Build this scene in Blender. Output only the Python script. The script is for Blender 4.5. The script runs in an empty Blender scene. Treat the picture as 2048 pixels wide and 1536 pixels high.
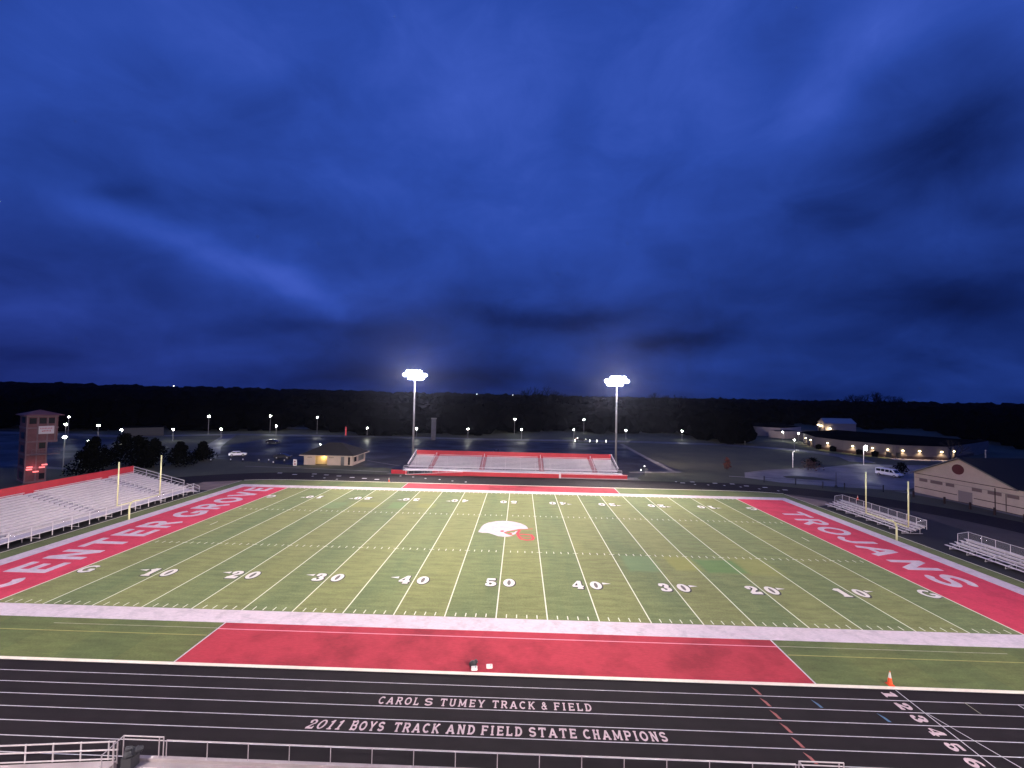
import bpy, bmesh, math, random
import numpy as np
from mathutils import Vector, Matrix

random.seed(7)
SC = bpy.context.scene
COL = SC.collection
R = math.radians

# ------------------------------------------------------------------ camera
cam_d = bpy.data.cameras.new("camera"); cam = bpy.data.objects.new("camera", cam_d); COL.objects.link(cam)
SC.camera = cam
cam_d.sensor_fit = 'HORIZONTAL'; cam_d.sensor_width = 36.0
cam_d.lens = 846.06 / 2048 * 36.0
cam_d.clip_start = 0.1; cam_d.clip_end = 9000
CAM = Vector((1.769, -38.111, 19.679))
yaw, pitch, roll = -0.0204, 0.0304, 0.0209
f = Vector((math.sin(yaw)*math.cos(pitch), math.cos(yaw)*math.cos(pitch), math.sin(pitch)))
r = Vector((math.cos(yaw), -math.sin(yaw), 0)); u = r.cross(f)
r2 = r*math.cos(roll) + u*math.sin(roll); u2 = -r*math.sin(roll) + u*math.cos(roll)
cam.matrix_world = Matrix(((r2.x, u2.x, -f.x, CAM.x), (r2.y, u2.y, -f.y, CAM.y), (r2.z, u2.z, -f.z, CAM.z), (0, 0, 0, 1)))

# ------------------------------------------------------------------ exposure / render
SC.view_settings.view_transform = 'Standard'
SC.view_settings.look = 'None'
SC.view_settings.exposure = 0.0
SC.view_settings.gamma = 1.0
cy = SC.cycles
SC.render.engine = 'CYCLES'
cy.use_denoising = True
cy.max_bounces = 4; cy.diffuse_bounces = 2; cy.glossy_bounces = 2; cy.volume_bounces = 0
cy.transparent_max_bounces = 8
cy.sample_clamp_indirect = 2.0
cy.use_adaptive_sampling = True
cy.adaptive_threshold = 0.01

# ------------------------------------------------------------------ world: dusk overcast sky
W = bpy.data.worlds.new("World"); SC.world = W; W.use_nodes = True
nt = W.node_tree; nt.nodes.clear()
def N(t, **k):
    n = nt.nodes.new(t)
    for a, b in k.items(): setattr(n, a, b)
    return n
def lk(a, b): nt.links.new(a, b)
def M(op, a, b=None, c=None):
    n = N('ShaderNodeMath', operation=op)
    for i, v in enumerate((a, b, c)):
        if v is None: continue
        if isinstance(v, (int, float)): n.inputs[i].default_value = v
        else: lk(v, n.inputs[i])
    return n.outputs[0]
tc = N('ShaderNodeTexCoord')
sx = N('ShaderNodeSeparateXYZ'); lk(tc.outputs['Generated'], sx.inputs[0])
az = M('ARCTAN2', sx.outputs[0], sx.outputs[1])
el = M('ARCSINE', sx.outputs[2])
# cloud-layer coordinates (a flat cloud deck seen in perspective)
zc = M('ADD', M('MAXIMUM', sx.outputs[2], 0.0), 0.38)
cx = M('DIVIDE', sx.outputs[0], zc); cyy = M('DIVIDE', sx.outputs[1], zc)
cb = N('ShaderNodeCombineXYZ'); lk(cx, cb.inputs[0]); lk(cyy, cb.inputs[1])
def noise(vec, scale, detail, rough=0.5, dist=0.0, off=(0, 0, 0), sc=(1, 1, 1), rot=0.0):
    mp = N('ShaderNodeMapping'); lk(vec, mp.inputs[0])
    mp.inputs['Location'].default_value = off; mp.inputs['Scale'].default_value = sc
    mp.inputs['Rotation'].default_value = (0, 0, rot)
    n = N('ShaderNodeTexNoise'); lk(mp.outputs[0], n.inputs['Vector'])
    n.inputs['Scale'].default_value = scale; n.inputs['Detail'].default_value = detail
    n.inputs['Roughness'].default_value = rough; n.inputs['Distortion'].default_value = dist
    return n.outputs[0]
n1 = noise(cb.outputs[0], 0.9, 5, 0.45, 0.3, off=(3.1, 1.7, 0))
n2 = noise(cb.outputs[0], 2.6, 6, 0.5, 0.4, off=(7.7, 4.2, 0), sc=(0.8, 1, 1))
n3 = noise(tc.outputs['Generated'], 7.0, 7, 0.6, 0.5, off=(2.7, 9.2, 0), sc=(1, 1, 1.6))
# azimuth/elevation coordinates with a wobble for the single clouds
wob1 = M('MULTIPLY', M('SUBTRACT', noise(cb.outputs[0], 1.7, 4, 0.5, off=(11, 2, 0)), 0.5), 0.20)
wob2 = M('MULTIPLY', M('SUBTRACT', noise(cb.outputs[0], 1.9, 4, 0.5, off=(1, 19, 0)), 0.5), 0.12)
ymx = M('MAXIMUM', sx.outputs[1], 0.15)
ca = N('ShaderNodeCombineXYZ'); lk(M('ADD', M('DIVIDE', sx.outputs[0], ymx), wob1), ca.inputs[0]); lk(M('ADD', M('DIVIDE', sx.outputs[2], ymx), wob2), ca.inputs[1])
def blob(a0, e0, th, s1, s2, amp):
    """one cloud (amp<0) or one thin bright gap (amp>0): tangents of its bearing and height, tilt, half sizes"""
    mp = N('ShaderNodeVectorMath', operation='SUBTRACT'); lk(ca.outputs[0], mp.inputs[0])
    mp.inputs[1].default_value = (a0, e0, 0)
    ro = N('ShaderNodeVectorRotate', rotation_type='Z_AXIS'); lk(mp.outputs[0], ro.inputs['Vector'])
    ro.inputs['Angle'].default_value = -R(th)
    ml = N('ShaderNodeVectorMath', operation='MULTIPLY'); lk(ro.outputs[0], ml.inputs[0])
    ml.inputs[1].default_value = (1/s1, 1/s2, 0)
    dt = N('ShaderNodeVectorMath', operation='DOT_PRODUCT'); lk(ml.outputs[0], dt.inputs[0]); lk(ml.outputs[0], dt.inputs[1])
    return M('MULTIPLY', M('EXPONENT', M('MULTIPLY', dt.outputs['Value'], -1.0)), amp)
val = M('ADD', M('MULTIPLY', M('SUBTRACT', n1, 0.5), 0.45), M('ADD', M('MULTIPLY', M('SUBTRACT', n2, 0.5), 0.50), M('MULTIPLY', M('SUBTRACT', n3, 0.5), 0.44)))
for b in ((-0.746,0.334,-19,0.390,0.043,0.34),(-0.510,0.235,-24,0.154,0.035,0.20),(-1.073,0.422,-14,0.142,0.047,0.12),(0.816,0.826,52,0.272,0.071,0.22),(0.699,0.691,25,0.095,0.053,0.14),(0.981,0.918,20,0.142,0.071,0.08),(-0.148,0.703,0,0.307,0.225,0.26),(-0.116,0.890,0,0.355,0.130,0.12),(0.463,0.720,-20,0.142,0.177,0.16),(-0.745,0.875,-20,0.260,0.106,0.20),(-1.161,0.886,0,0.177,0.095,0.05),(1.001,0.603,18,0.272,0.112,-0.55),(0.886,0.747,30,0.071,0.047,-0.10),(1.073,0.821,0,0.165,0.130,-0.22),(0.698,0.432,10,0.154,0.057,-0.26),(1.125,0.461,0,0.106,0.059,-0.20),(0.013,0.183,-3,0.177,0.035,-0.22),(0.173,0.192,0,0.130,0.030,-0.20),(0.420,0.157,14,0.130,0.035,-0.28),(0.315,0.129,0,0.071,0.019,-0.15),(0.628,0.843,20,0.142,0.095,-0.12),(-0.995,0.479,0,0.083,0.024,-0.20),(-0.764,0.457,0,0.201,0.031,-0.12),(-0.592,0.465,-10,0.296,0.059,-0.10),(-1.167,0.310,0,0.177,0.071,-0.14),(-0.483,0.150,0,0.225,0.031,-0.16),(-0.899,0.167,0,0.307,0.026,0.08),(-0.168,0.043,0,0.473,0.026,-0.12),(1.100,0.261,8,0.189,0.059,-0.28),(0.825,0.244,0,0.355,0.142,-0.16),(0.418,0.381,0,0.236,0.106,-0.06),(-0.614,0.713,30,0.189,0.071,-0.14),(0.118,0.644,80,0.142,0.059,-0.12),(-1.196,0.162,0,0.177,0.047,0.10),(-0.294,0.274,0,0.165,0.071,0.08),(-0.421,0.467,0,0.213,0.106,0.04)):
    val = M('ADD', val, blob(*b))
# base brightness grows with height over the skyline
grad = N('ShaderNodeMapRange'); lk(el, grad.inputs[0])
grad.inputs[1].default_value = 0.0; grad.inputs[2].default_value = R(22); grad.inputs[3].default_value = 0.28; grad.inputs[4].default_value = 0.62
tot = M('ADD', grad.outputs[0], M('MULTIPLY', val, 0.72))
ramp = N('ShaderNodeValToRGB'); lk(tot, ramp.inputs[0])
cr = ramp.color_ramp
def s2l(c): return tuple(((x/255+0.055)/1.055)**2.4 if x/255 > 0.04045 else x/255/12.92 for x in c) + (1,)
cr.elements[0].position = 0.0; cr.elements[0].color = s2l((7, 16, 54))
cr.elements[1].position = 1.0; cr.elements[1].color = s2l((76, 104, 206))
for p_, c_ in ((0.22, (17, 36, 96)), (0.45, (31, 57, 135)), (0.68, (44, 75, 168)), (0.85, (58, 88, 187))):
    e = cr.elements.new(p_); e.color = s2l(c_)
# purple cast low down on the left
pur = N('ShaderNodeMapRange'); lk(az, pur.inputs[0])
pur.inputs[1].default_value = R(-5); pur.inputs[2].default_value = R(-50); pur.inputs[3].default_value = 0; pur.inputs[4].default_value = 1
pe = N('ShaderNodeMapRange'); lk(el, pe.inputs[0])
pe.inputs[1].default_value = R(18); pe.inputs[2].default_value = R(1); pe.inputs[3].default_value = 0; pe.inputs[4].default_value = 1
mx = N('ShaderNodeMixRGB', blend_type='MULTIPLY'); lk(M('MULTIPLY', M('MULTIPLY', pur.outputs[0], pe.outputs[0]), 0.7), mx.inputs[0])
lk(ramp.outputs[0], mx.inputs[1]); mx.inputs[2].default_value = (1.55, 0.92, 1.0, 1)
sky = N('ShaderNodeTexSky', sky_type='NISHITA'); sky.sun_disc = False
sky.sun_elevation = R(-4); sky.sun_rotation = R(250)
ml = N('ShaderNodeMixRGB', blend_type='ADD'); ml.inputs[0].default_value = 0.004
lk(mx.outputs[0], ml.inputs[1]); lk(sky.outputs[0], ml.inputs[2])
bg = N('ShaderNodeBackground'); lk(ml.outputs[0], bg.inputs[0]); bg.inputs[1].default_value = 1.0
out = N('ShaderNodeOutputWorld'); lk(bg.outputs[0], out.inputs[0])

# ------------------------------------------------------------------ material helper
def mat(name, col, rough=0.7, metal=0.0, noise_amt=0.0, noise_scale=1.0, col2=None, bump=0.0, spec=0.5, stretch=(1, 1, 1), emit=None, estr=0.0, detail=5):
    m = bpy.data.materials.new(name); m.use_nodes = True
    t = m.node_tree; b = t.nodes['Principled BSDF']
    b.inputs['Roughness'].default_value = rough; b.inputs['Metallic'].default_value = metal
    b.inputs['Specular IOR Level'].default_value = spec
    c = tuple(col) + (1,)
    b.inputs['Base Color'].default_value = c
    if noise_amt > 0 or col2:
        tcn = t.nodes.new('ShaderNodeTexCoord'); mp = t.nodes.new('ShaderNodeMapping'); mp.inputs['Scale'].default_value = stretch
        t.links.new(tcn.outputs['Object'], mp.inputs[0])
        nz = t.nodes.new('ShaderNodeTexNoise'); nz.inputs['Scale'].default_value = noise_scale; nz.inputs['Detail'].default_value = detail
        nz.inputs['Roughness'].default_value = 0.6
        t.links.new(mp.outputs[0], nz.inputs['Vector'])
        rp = t.nodes.new('ShaderNodeValToRGB'); t.links.new(nz.outputs[0], rp.inputs[0])
        rp.color_ramp.elements[0].position = 0.32; rp.color_ramp.elements[1].position = 0.68
        c2 = tuple(col2) + (1,) if col2 else tuple(x*(1-noise_amt) for x in col) + (1,)
        rp.color_ramp.elements[0].color = c2; rp.color_ramp.elements[1].color = c
        t.links.new(rp.outputs[0], b.inputs['Base Color'])
        if bump:
            bp = t.nodes.new('ShaderNodeBump'); bp.inputs['Strength'].default_value = bump; bp.inputs['Distance'].default_value = 0.05
            t.links.new(nz.outputs[0], bp.inputs['Height']); t.links.new(bp.outputs[0], b.inputs['Normal'])
    if emit:
        b.inputs['Emission Color'].default_value = tuple(emit) + (1,); b.inputs['Emission Strength'].default_value = estr
        m.cycles.emission_sampling = 'NONE'
    return m

MT = {}
MT['white'] = mat('white_paint', (0.80, 0.76, 0.70), 0.8, noise_amt=0.12, noise_scale=1.2)
MT['line'] = mat('field_line', (0.80, 0.80, 0.62), 0.85, noise_amt=0.1, noise_scale=3)
MT['lane'] = mat('lane_paint', (0.62, 0.58, 0.60), 0.8, noise_amt=0.25, noise_scale=2)
MT['faint'] = mat('faded_line', (0.36, 0.36, 0.24), 0.9, noise_amt=0.35, noise_scale=1.5)
MT['faint_red'] = mat('faded_line_on_red', (0.80, 0.30, 0.36), 0.9, noise_amt=0.2, noise_scale=1.5)
MT['yellow_line'] = mat('yellow_line', (0.36, 0.34, 0.10), 0.9, noise_amt=0.3, noise_scale=1.5)
MT['shadow_ink'] = mat('number_outline', (0.035, 0.03, 0.03), 0.9)
MT['grey_ink'] = mat('number_fill', (0.14, 0.125, 0.11), 0.9)
MT['alum'] = mat('aluminium', (0.80, 0.72, 0.72), 0.7, 0.0, noise_amt=0.14, noise_scale=1.3)
MT['alum_dull'] = mat('galvanised', (0.62, 0.56, 0.57), 0.7, 0.0, noise_amt=0.2, noise_scale=2)
MT['foot'] = mat('footboard_metal', (0.60, 0.52, 0.53), 0.7, 0.0, noise_amt=0.2, noise_scale=1)
MT['rail_grey'] = mat('rail_grey', (0.46, 0.40, 0.41), 0.5, noise_amt=0.15, noise_scale=3)
MT['red_panel'] = mat('red_panel', (0.50, 0.02, 0.035), 0.5, noise_amt=0.15, noise_scale=0.6)
MT['red_aisle'] = mat('red_aisle', (0.36, 0.10, 0.12), 0.7, noise_amt=0.2, noise_scale=2)
MT['conc'] = mat('concrete', (0.40, 0.34, 0.34), 0.85, noise_amt=0.2, noise_scale=0.8, bump=0.1)
MT['path'] = mat('damp_concrete', (.20, .185, .17), .9, noise_amt=.35, noise_scale=.4)
MT['conc_dark'] = mat('worn_concrete', (0.17, 0.165, 0.16), 0.85, noise_amt=0.35, noise_scale=0.25)
MT['kerb'] = mat('painted_kerb', (0.82, 0.74, 0.60), 0.8, noise_amt=0.1, noise_scale=2)
MT['yellow_post'] = mat('yellow_post', (0.82, 0.80, 0.42), 0.4, noise_amt=0.05, noise_scale=2)
MT['pole'] = mat('steel_pole', (0.30, 0.29, 0.30), 0.5, 0.4)
MT['dark'] = mat('dark_metal', (0.02, 0.02, 0.022), 0.6)
MT['black_plastic'] = mat('black_plastic', (0.015, 0.015, 0.017), 0.5)
MT['bark'] = mat('bark', (0.035, 0.028, 0.024), 0.95, noise_amt=0.4, noise_scale=3)
MT['fol'] = None
def matte(name, col):
    m = bpy.data.materials.new(name); m.use_nodes = True; t = m.node_tree; t.nodes.clear()
    o_ = t.nodes.new('ShaderNodeOutputMaterial'); d_ = t.nodes.new('ShaderNodeBsdfDiffuse'); n_ = t.nodes.new('ShaderNodeTexNoise'); n_.inputs['Scale'].default_value = .4
    r_ = t.nodes.new('ShaderNodeValToRGB'); r_.color_ramp.elements[0].color = tuple(c*.5 for c in col)+(1,); r_.color_ramp.elements[1].color = tuple(col)+(1,)
    t.links.new(n_.outputs[0], r_.inputs[0]); t.links.new(r_.outputs[0], d_.inputs[0]); t.links.new(d_.outputs[0], o_.inputs[0]); return m
MT['woods'] = matte('winter_woods_crowns', (.0014, .0013, .0014))
MT['fol'] = matte('dark_needles', (.006, .007, .006))
MT['roof_dark'] = mat('dark_shingles', (0.010, 0.009, 0.009), 1.0, noise_amt=0.35, noise_scale=1.5)
MT['glass'] = mat('dark_glass', (0.012, 0.013, 0.018), 0.15)
MT['orange'] = mat('cone_orange', (0.85, 0.09, 0.02), 0.5)
MT['cream'] = mat('cream_block', (0.56, 0.44, 0.35), 0.85, noise_amt=0.12, noise_scale=0.7)
MT['brown_trim'] = mat('brown_trim', (0.035, 0.014, 0.014), 0.8)
MT['maroon'] = mat('maroon_disc', (0.09, 0.008, 0.012), 0.7)

# ------------------------------------------------------------------ mesh builder
class MB:
    def __init__(s): s.v = []; s.f = []
    def poly(s, pts):
        n = len(s.v); s.v += [tuple(p) for p in pts]; s.f.append(tuple(range(n, n+len(pts)))); return s
    def box(s, x0, x1, y0, y1, z0, z1):
        n = len(s.v)
        s.v += [(x0,y0,z0),(x1,y0,z0),(x1,y1,z0),(x0,y1,z0),(x0,y0,z1),(x1,y0,z1),(x1,y1,z1),(x0,y1,z1)]
        for a in ((0,3,2,1),(4,5,6,7),(0,1,5,4),(1,2,6,5),(2,3,7,6),(3,0,4,7)): s.f.append(tuple(n+i for i in a))
        return s
    def obox(s, c, dx, dy, dz, a=0.0):
        """box centred at c, turned by a about the vertical"""
        n = len(s.v); ca_, sa_ = math.cos(a), math.sin(a)
        for z in (-dz/2, dz/2):
            for x, y in ((-dx/2,-dy/2),(dx/2,-dy/2),(dx/2,dy/2),(-dx/2,dy/2)):
                s.v.append((c[0]+x*ca_-y*sa_, c[1]+x*sa_+y*ca_, c[2]+z))
        for q in ((0,3,2,1),(4,5,6,7),(0,1,5,4),(1,2,6,5),(2,3,7,6),(3,0,4,7)): s.f.append(tuple(n+i for i in q))
        return s
    def tube(s, p0, p1, r0, r1=None, n=8, cap=True):
        r1 = r0 if r1 is None else r1
        p0 = Vector(p0); p1 = Vector(p1); d = (p1-p0)
        if d.length < 1e-6: return s
        d.normalize(); a = d.orthogonal().normalized(); b = d.cross(a)
        k = len(s.v)
        for p, rr in ((p0, r0), (p1, r1)):
            for i in range(n):
                t = 2*math.pi*i/n; q = p + a*(math.cos(t)*rr) + b*(math.sin(t)*rr); s.v.append(tuple(q))
        for i in range(n):
            j = (i+1) % n; s.f.append((k+i, k+j, k+n+j, k+n+i))
        if cap: s.f.append(tuple(k+n-1-i for i in range(n))); s.f.append(tuple(k+n+i for i in range(n)))
        return s
    def path(s, pts, r, n=6):
        for a, b in zip(pts, pts[1:]): s.tube(a, b, r, n=n)
        return s
    def prism(s, pts, z0, z1):
        n = len(pts); k = len(s.v)
        s.v += [(p[0], p[1], z0) for p in pts] + [(p[0], p[1], z1) for p in pts]
        s.f.append(tuple(k+n-1-i for i in range(n))); s.f.append(tuple(k+n+i for i in range(n)))
        for i in range(n):
            j = (i+1) % n; s.f.append((k+i, k+j, k+n+j, k+n+i))
        return s
    def ball(s, c, r, n=8, m=5, sc=(1,1,1)):
        k = len(s.v)
        for i in range(1, m):
            ph = math.pi*i/m
            for j in range(n):
                th = 2*math.pi*j/n
                s.v.append((c[0]+r*sc[0]*math.sin(ph)*math.cos(th), c[1]+r*sc[1]*math.sin(ph)*math.sin(th), c[2]+r*sc[2]*math.cos(ph)))
        t = len(s.v); s.v += [(c[0], c[1], c[2]+r*sc[2]), (c[0], c[1], c[2]-r*sc[2])]
        for i in range(m-2):
            for j in range(n):
                j2 = (j+1) % n; s.f.append((k+i*n+j, k+(i+1)*n+j, k+(i+1)*n+j2, k+i*n+j2))
        for j in range(n):
            j2 = (j+1) % n; s.f.append((t, k+j, k+j2)); s.f.append((t+1, k+(m-2)*n+j2, k+(m-2)*n+j))
        return s
    def build(s, name, material, parent=None, bevel=0, smooth=False):
        me = bpy.data.meshes.new(name)
        o_ = parent.matrix_world_inv if False else None
        off = Vector((0, 0, 0)); rz = 0
        if parent is not None:
            # world -> root space (roots are only moved and turned about z); nested parts sit at their parent's origin
            root = parent
            while root.parent: root = root.parent
            off = root.location; rz = root.rotation_euler.z
        if parent is not None and not s_local(parent):
            mtx = (Matrix.Translation(off) @ Matrix.Rotation(rz, 4, 'Z')).inverted()
            vs = [tuple(mtx @ Vector(v)) for v in s.v]
        else: vs = s.v
        me.from_pydata(vs, [], s.f)
        mats = [] if material is None else material if isinstance(material, (list, tuple)) else [material]
        for m_ in mats: me.materials.append(m_)
        bm = bmesh.new(); bm.from_mesh(me); bmesh.ops.recalc_face_normals(bm, faces=bm.faces); bm.to_mesh(me); bm.free()
        if smooth:
            for p in me.polygons: p.use_smooth = True
        o = bpy.data.objects.new(name, me); COL.objects.link(o)
        if parent is not None: o.parent = parent
        return o
LOCAL = set()
def s_local(o):
    while o.parent: o = o.parent
    return o.name in LOCAL
def tag(o, label=None, cat=None, group=None, kind=None):
    if label: o['label'] = label
    if cat: o['category'] = cat
    if group: o['group'] = group
    if kind: o['kind'] = kind
    return o
def thing(name, label, cat, loc=(0,0,0), rz=0.0, group=None, local=False):
    o = bpy.data.objects.new(name, None); COL.objects.link(o); o.location = loc; o.rotation_euler = (0, 0, rz)
    o.empty_display_size = 0.5
    if local: LOCAL.add(o.name)
    return tag(o, label, cat, group)
def dup(o, parent=None, loc=None, rz=None, label=None):
    c = o.copy(); COL.objects.link(c)
    if parent is not None: c.parent = parent
    if loc is not None: c.location = loc
    if rz is not None: c.rotation_euler = (0, 0, rz)
    if label: c['label'] = label
    for ch in [x for x in o.children]: dup(ch, c)
    if s_local(o): LOCAL.add(c.name)
    return c
def struct(name, mb, m, label=None):
    o = mb.build(name, m); o['kind'] = 'structure'
    if label: o['label'] = label
    return o
def light(name, kind, loc, energy, color, parent=None, radius=0.2, spot=None, blend=0.3, aim=None):
    l = bpy.data.lights.new(name, kind); l.energy = energy; l.color = color
    if kind in ('POINT', 'SPOT'): l.shadow_soft_size = radius
    if kind == 'SPOT': l.spot_size = R(spot); l.spot_blend = blend
    o = bpy.data.objects.new(name, l); COL.objects.link(o)
    p = Vector(loc)
    if aim is not None:
        o.rotation_euler = (Vector(aim)-p).to_track_quat('-Z', 'Y').to_euler()
    if parent is not None:
        o.parent = parent
        if not s_local(parent): p = p - parent.location
    o.location = p
    return o

# ------------------------------------------------------------------ lettering (signed-distance strokes -> flat mesh)
def arc(cx, cy, rx, ry, a0, a1, h, h2=None, n=18):
    """h: half width where the stroke runs vertically, h2 where it runs horizontally"""
    pts = []
    for i in range(n+1):
        a = R(a0+(a1-a0)*i/n); hh = h if h2 is None else h2+(h-h2)*abs(math.cos(a))**1.3
        pts.append((cx+rx*math.cos(a), cy+ry*math.sin(a), hh))
    return pts
def ln(h, *p): return [(x, y, h) for x, y in p]
def skel(ch, h, sr):
    """strokes of a letter in a box 0..w by 0..1; sr: slab serifs"""
    e = h; T = 1-e; B = e; S = []; w = 0.8; sh = min(h*0.7, 0.07) if sr else 0; sl = 0.17
    def slab(x, y, k=sl):
        if sr: S.append(ln(sh, (x-k, y), (x+k, y)))
    lo, hi = sh, 1-sh
    if ch == 'A':
        w = 0.92; S += [ln(h, (e+.02, 0), (w/2, 1-e*.6)), ln(h, (w-e-.02, 0), (w/2, 1-e*.6)), ln(h*.8, (.22, .30), (w-.22, .30))]; slab(e+.04, lo, .15); slab(w-e-.04, lo, .15)
    elif ch == 'B':
        x = .14+e*.3; S += [ln(h, (x, 0), (x, 1)), ln(h*.85, (x, T), (.5, T)), ln(h*.85, (x, .52), (.52, .52)), ln(h*.85, (x, B), (.52, B)), arc(.5, .76, .18, .76-.52, 90, -90, h*.95), arc(.52, .26+e*.3, .2, .26-e*.3, 90, -90, h*.95)]; slab(x-.06, lo, .1); slab(x-.06, hi, .1)
    elif ch == 'C': S += [arc(.44, .5, .44-e, .5-e, 45, 315, h)]
    elif ch == 'D':
        x = .14+e*.3; S += [ln(h, (x, 0), (x, 1)), ln(h*.85, (x, T), (.38, T)), ln(h*.85, (x, B), (.38, B)), arc(.36, .5, .42-e, .5-e, 90, -90, h)]; slab(x-.06, lo, .1); slab(x-.06, hi, .1)
    elif ch in 'EF':
        w = .74; x = .14+e*.3; S += [ln(h, (x, 0), (x, 1)), ln(h*.9, (x, T), (w, T)), ln(h*.9, (x, .51), (w-.1, .51))]
        if ch == 'E': S += [ln(h*.9, (x, B), (w, B))]
        else: slab(x, lo)
        if sr: S += [ln(sh, (w-sh, T), (w-sh, .74))] + ([ln(sh, (w-sh, B), (w-sh, .26))] if ch == 'E' else []); S += [ln(sh, (x-.14, hi), (x, hi)), ln(sh, (x-.14, lo), (x, lo))]
    elif ch == 'G':
        w = .88; S += [arc(.46, .5, .46-e, .5-e, 45, 330, h), ln(h, (.5, .44), (w-e*.6, .44)), ln(h, (w-e, .46), (w-e, .12))]
    elif ch == 'H':
        S += [ln(h, (.18, 0), (.18, 1)), ln(h, (w-.18, 0), (w-.18, 1)), ln(h*.85, (.18, .5), (w-.18, .5))]; [slab(x, y, .15) for x in (.18, w-.18) for y in (lo, hi)]
    elif ch == 'I': w = .42 if sr else .3; S += [ln(h, (w/2, 0), (w/2, 1))]; slab(w/2, lo); slab(w/2, hi)
    elif ch == 'J': w = .62; S += [ln(h, (w-e, 1), (w-e, .3)), arc(w/2-e*.2, .3, w/2-e*.8, .3-e, 0, -165, h)]
    elif ch == 'K':
        w = .86; S += [ln(h, (.18, 0), (.18, 1)), ln(h*.9, (.18, .36), (w-.14, 1-.02)), ln(h*.95, (.36, .56), (w-.1, .02))]; slab(.18, lo, .15); slab(.18, hi, .15); slab(w-.14, lo, .13); slab(w-.14, hi, .13)
    elif ch == 'L': w = .7; S += [ln(h, (.18, 0), (.18, 1)), ln(h*.9, (.18, B), (w, B))]; slab(.18, hi); S += [ln(sh, (w-sh, B), (w-sh, .3)), ln(sh, (.02, lo), (.2, lo))] if sr else []
    elif ch == 'M':
        w = 1.02; S += [ln(h*.85, (.16, 0), (.16, 1)), ln(h, (w-.16, 0), (w-.16, 1)), ln(h*.85, (.16, .96), (w/2, .16)), ln(h*.85, (w-.16, .96), (w/2, .16))]; slab(.14, lo, .14); slab(w-.14, lo, .14); slab(.12, hi, .1); slab(w-.12, hi, .1)
    elif ch == 'N':
        w = .84; S += [ln(h*.9, (.16, 0), (.16, 1)), ln(h*.9, (w-.16, 0), (w-.16, 1)), ln(h, (.16, .97), (w-.16, .03))]; slab(.16, lo, .14); slab(.1, hi, .1); slab(w-.16, hi, .14)
    elif ch == 'O': w = .88; S += [arc(w/2, .5, w/2-e, .5-e, 0, 360, h, n=32)]
    elif ch == 'P': x = .16; S += [ln(h, (x, 0), (x, 1)), ln(h*.85, (x, T), (.48, T)), ln(h*.85, (x, .46), (.48, .46)), arc(.48, (T+.46)/2, .2, (T-.46)/2, 90, -90, h)]; slab(x, lo); slab(x-.06, hi, .1)
    elif ch == 'R':
        w = .84; x = .16; S += [ln(h, (x, 0), (x, 1)), ln(h*.85, (x, T), (.46, T)), ln(h*.85, (x, .48), (.46, .48)), arc(.46, (T+.48)/2, .22, (T-.48)/2, 90, -90, h), ln(h, (.42, .48), (w-e*.9, 0))]; slab(x, lo, .15); slab(x-.06, hi, .1); slab(w-.1, lo, .1)
    elif ch == 'S':
        w = .76; q = (1-2*e)/4; S += [arc(w/2, 1-e-q, w/2-e, q, 25, 270, h), arc(w/2, e+q, w/2-e, q, 90, -155, h)]
    elif ch == 'T': S += [ln(h, (w/2, 0), (w/2, 1)), ln(h*.95, (0, T), (w, T))]; slab(w/2, lo); S += [ln(sh, (sh, T), (sh, .72)), ln(sh, (w-sh, T), (w-sh, .72))] if sr else []
    elif ch == 'U': S += [ln(h, (.16, 1), (.16, .32)), ln(h, (w-.16, 1), (w-.16, .32)), arc(w/2, .32, w/2-.16, .32-e, 180, 360, h)]; slab(.16, hi, .14); slab(w-.16, hi, .14)
    elif ch == 'V': w = .88; S += [ln(h, (e, 1), (w/2, e*.5)), ln(h, (w-e, 1), (w/2, e*.5))]
    elif ch == 'Y': w = .86; S += [ln(h, (w/2, 0), (w/2, .45)), ln(h, (w/2, .42), (.13, .97)), ln(h, (w/2, .42), (w-.13, .97))]; slab(w/2, lo); slab(.13, hi, .12); slab(w-.13, hi, .12)
    elif ch == '&':
        w = .8; k = h*.75; S += [arc(.36, .76, .15, .16, 0, 360, k), arc(.34, .28, .25, .22, 30, 330, k), ln(k, (.25, .64), (.74, .06)), ln(k, (.5, .42), (.7, .5))]
    elif ch == '0': w = .78; S += [arc(w/2, .5, w/2-e, .5-e*.7, 0, 360, h, h*.55, n=32)]
    elif ch == '1': w = .6; S += [ln(h*1.05, (w/2+.03, 0), (w/2+.03, 1)), ln(h*.7, (w/2+.03, .93), (.08, .76))]; slab(w/2+.03, lo, .22)
    elif ch == '2':
        w = .76; S += [arc(w/2, .70, w/2-e, .30-e*.7, 165, -35, h, h*.6), ln(h*.75, (w-e-.1, .58), (.12, .12)), ln(h, (.05, e), (w, e)), ln(h*.6, (w-.06, e), (w-.06, .3))]
        if sr: S += [arc(.2, .70, .06, .06, 0, 360, h*.6, n=10)]
    elif ch == '3':
        w = .76; S += [arc(w/2-.02, .73, .22, .27-e*.7, 150, -80, h, h*.6), arc(w/2-.02, .28, .26, .28-e*.7, 90, -155, h, h*.6)]
        if sr: S += [arc(.19, .74, .05, .05, 0, 360, h*.6, n=10), arc(.17, .25, .05, .05, 0, 360, h*.6, n=10)]
    elif ch == '4':
        w = .82; S += [ln(h*1.05, (.56, 0), (.56, 1)), ln(h*.45, (.50, .95), (.07, .34)), ln(h*.6, (.04, .31), (w, .31))]; slab(.56, lo, .2)
    elif ch == '5':
        w = .76; S += [ln(h*.9, (.17, 1-e*.9), (.68, 1-e*.9)), ln(h*.5, (.18, .96), (.15, .5)), arc(w/2-.02, .31, .26, .31-e*.7, 135, -155, h, h*.6)]
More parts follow.
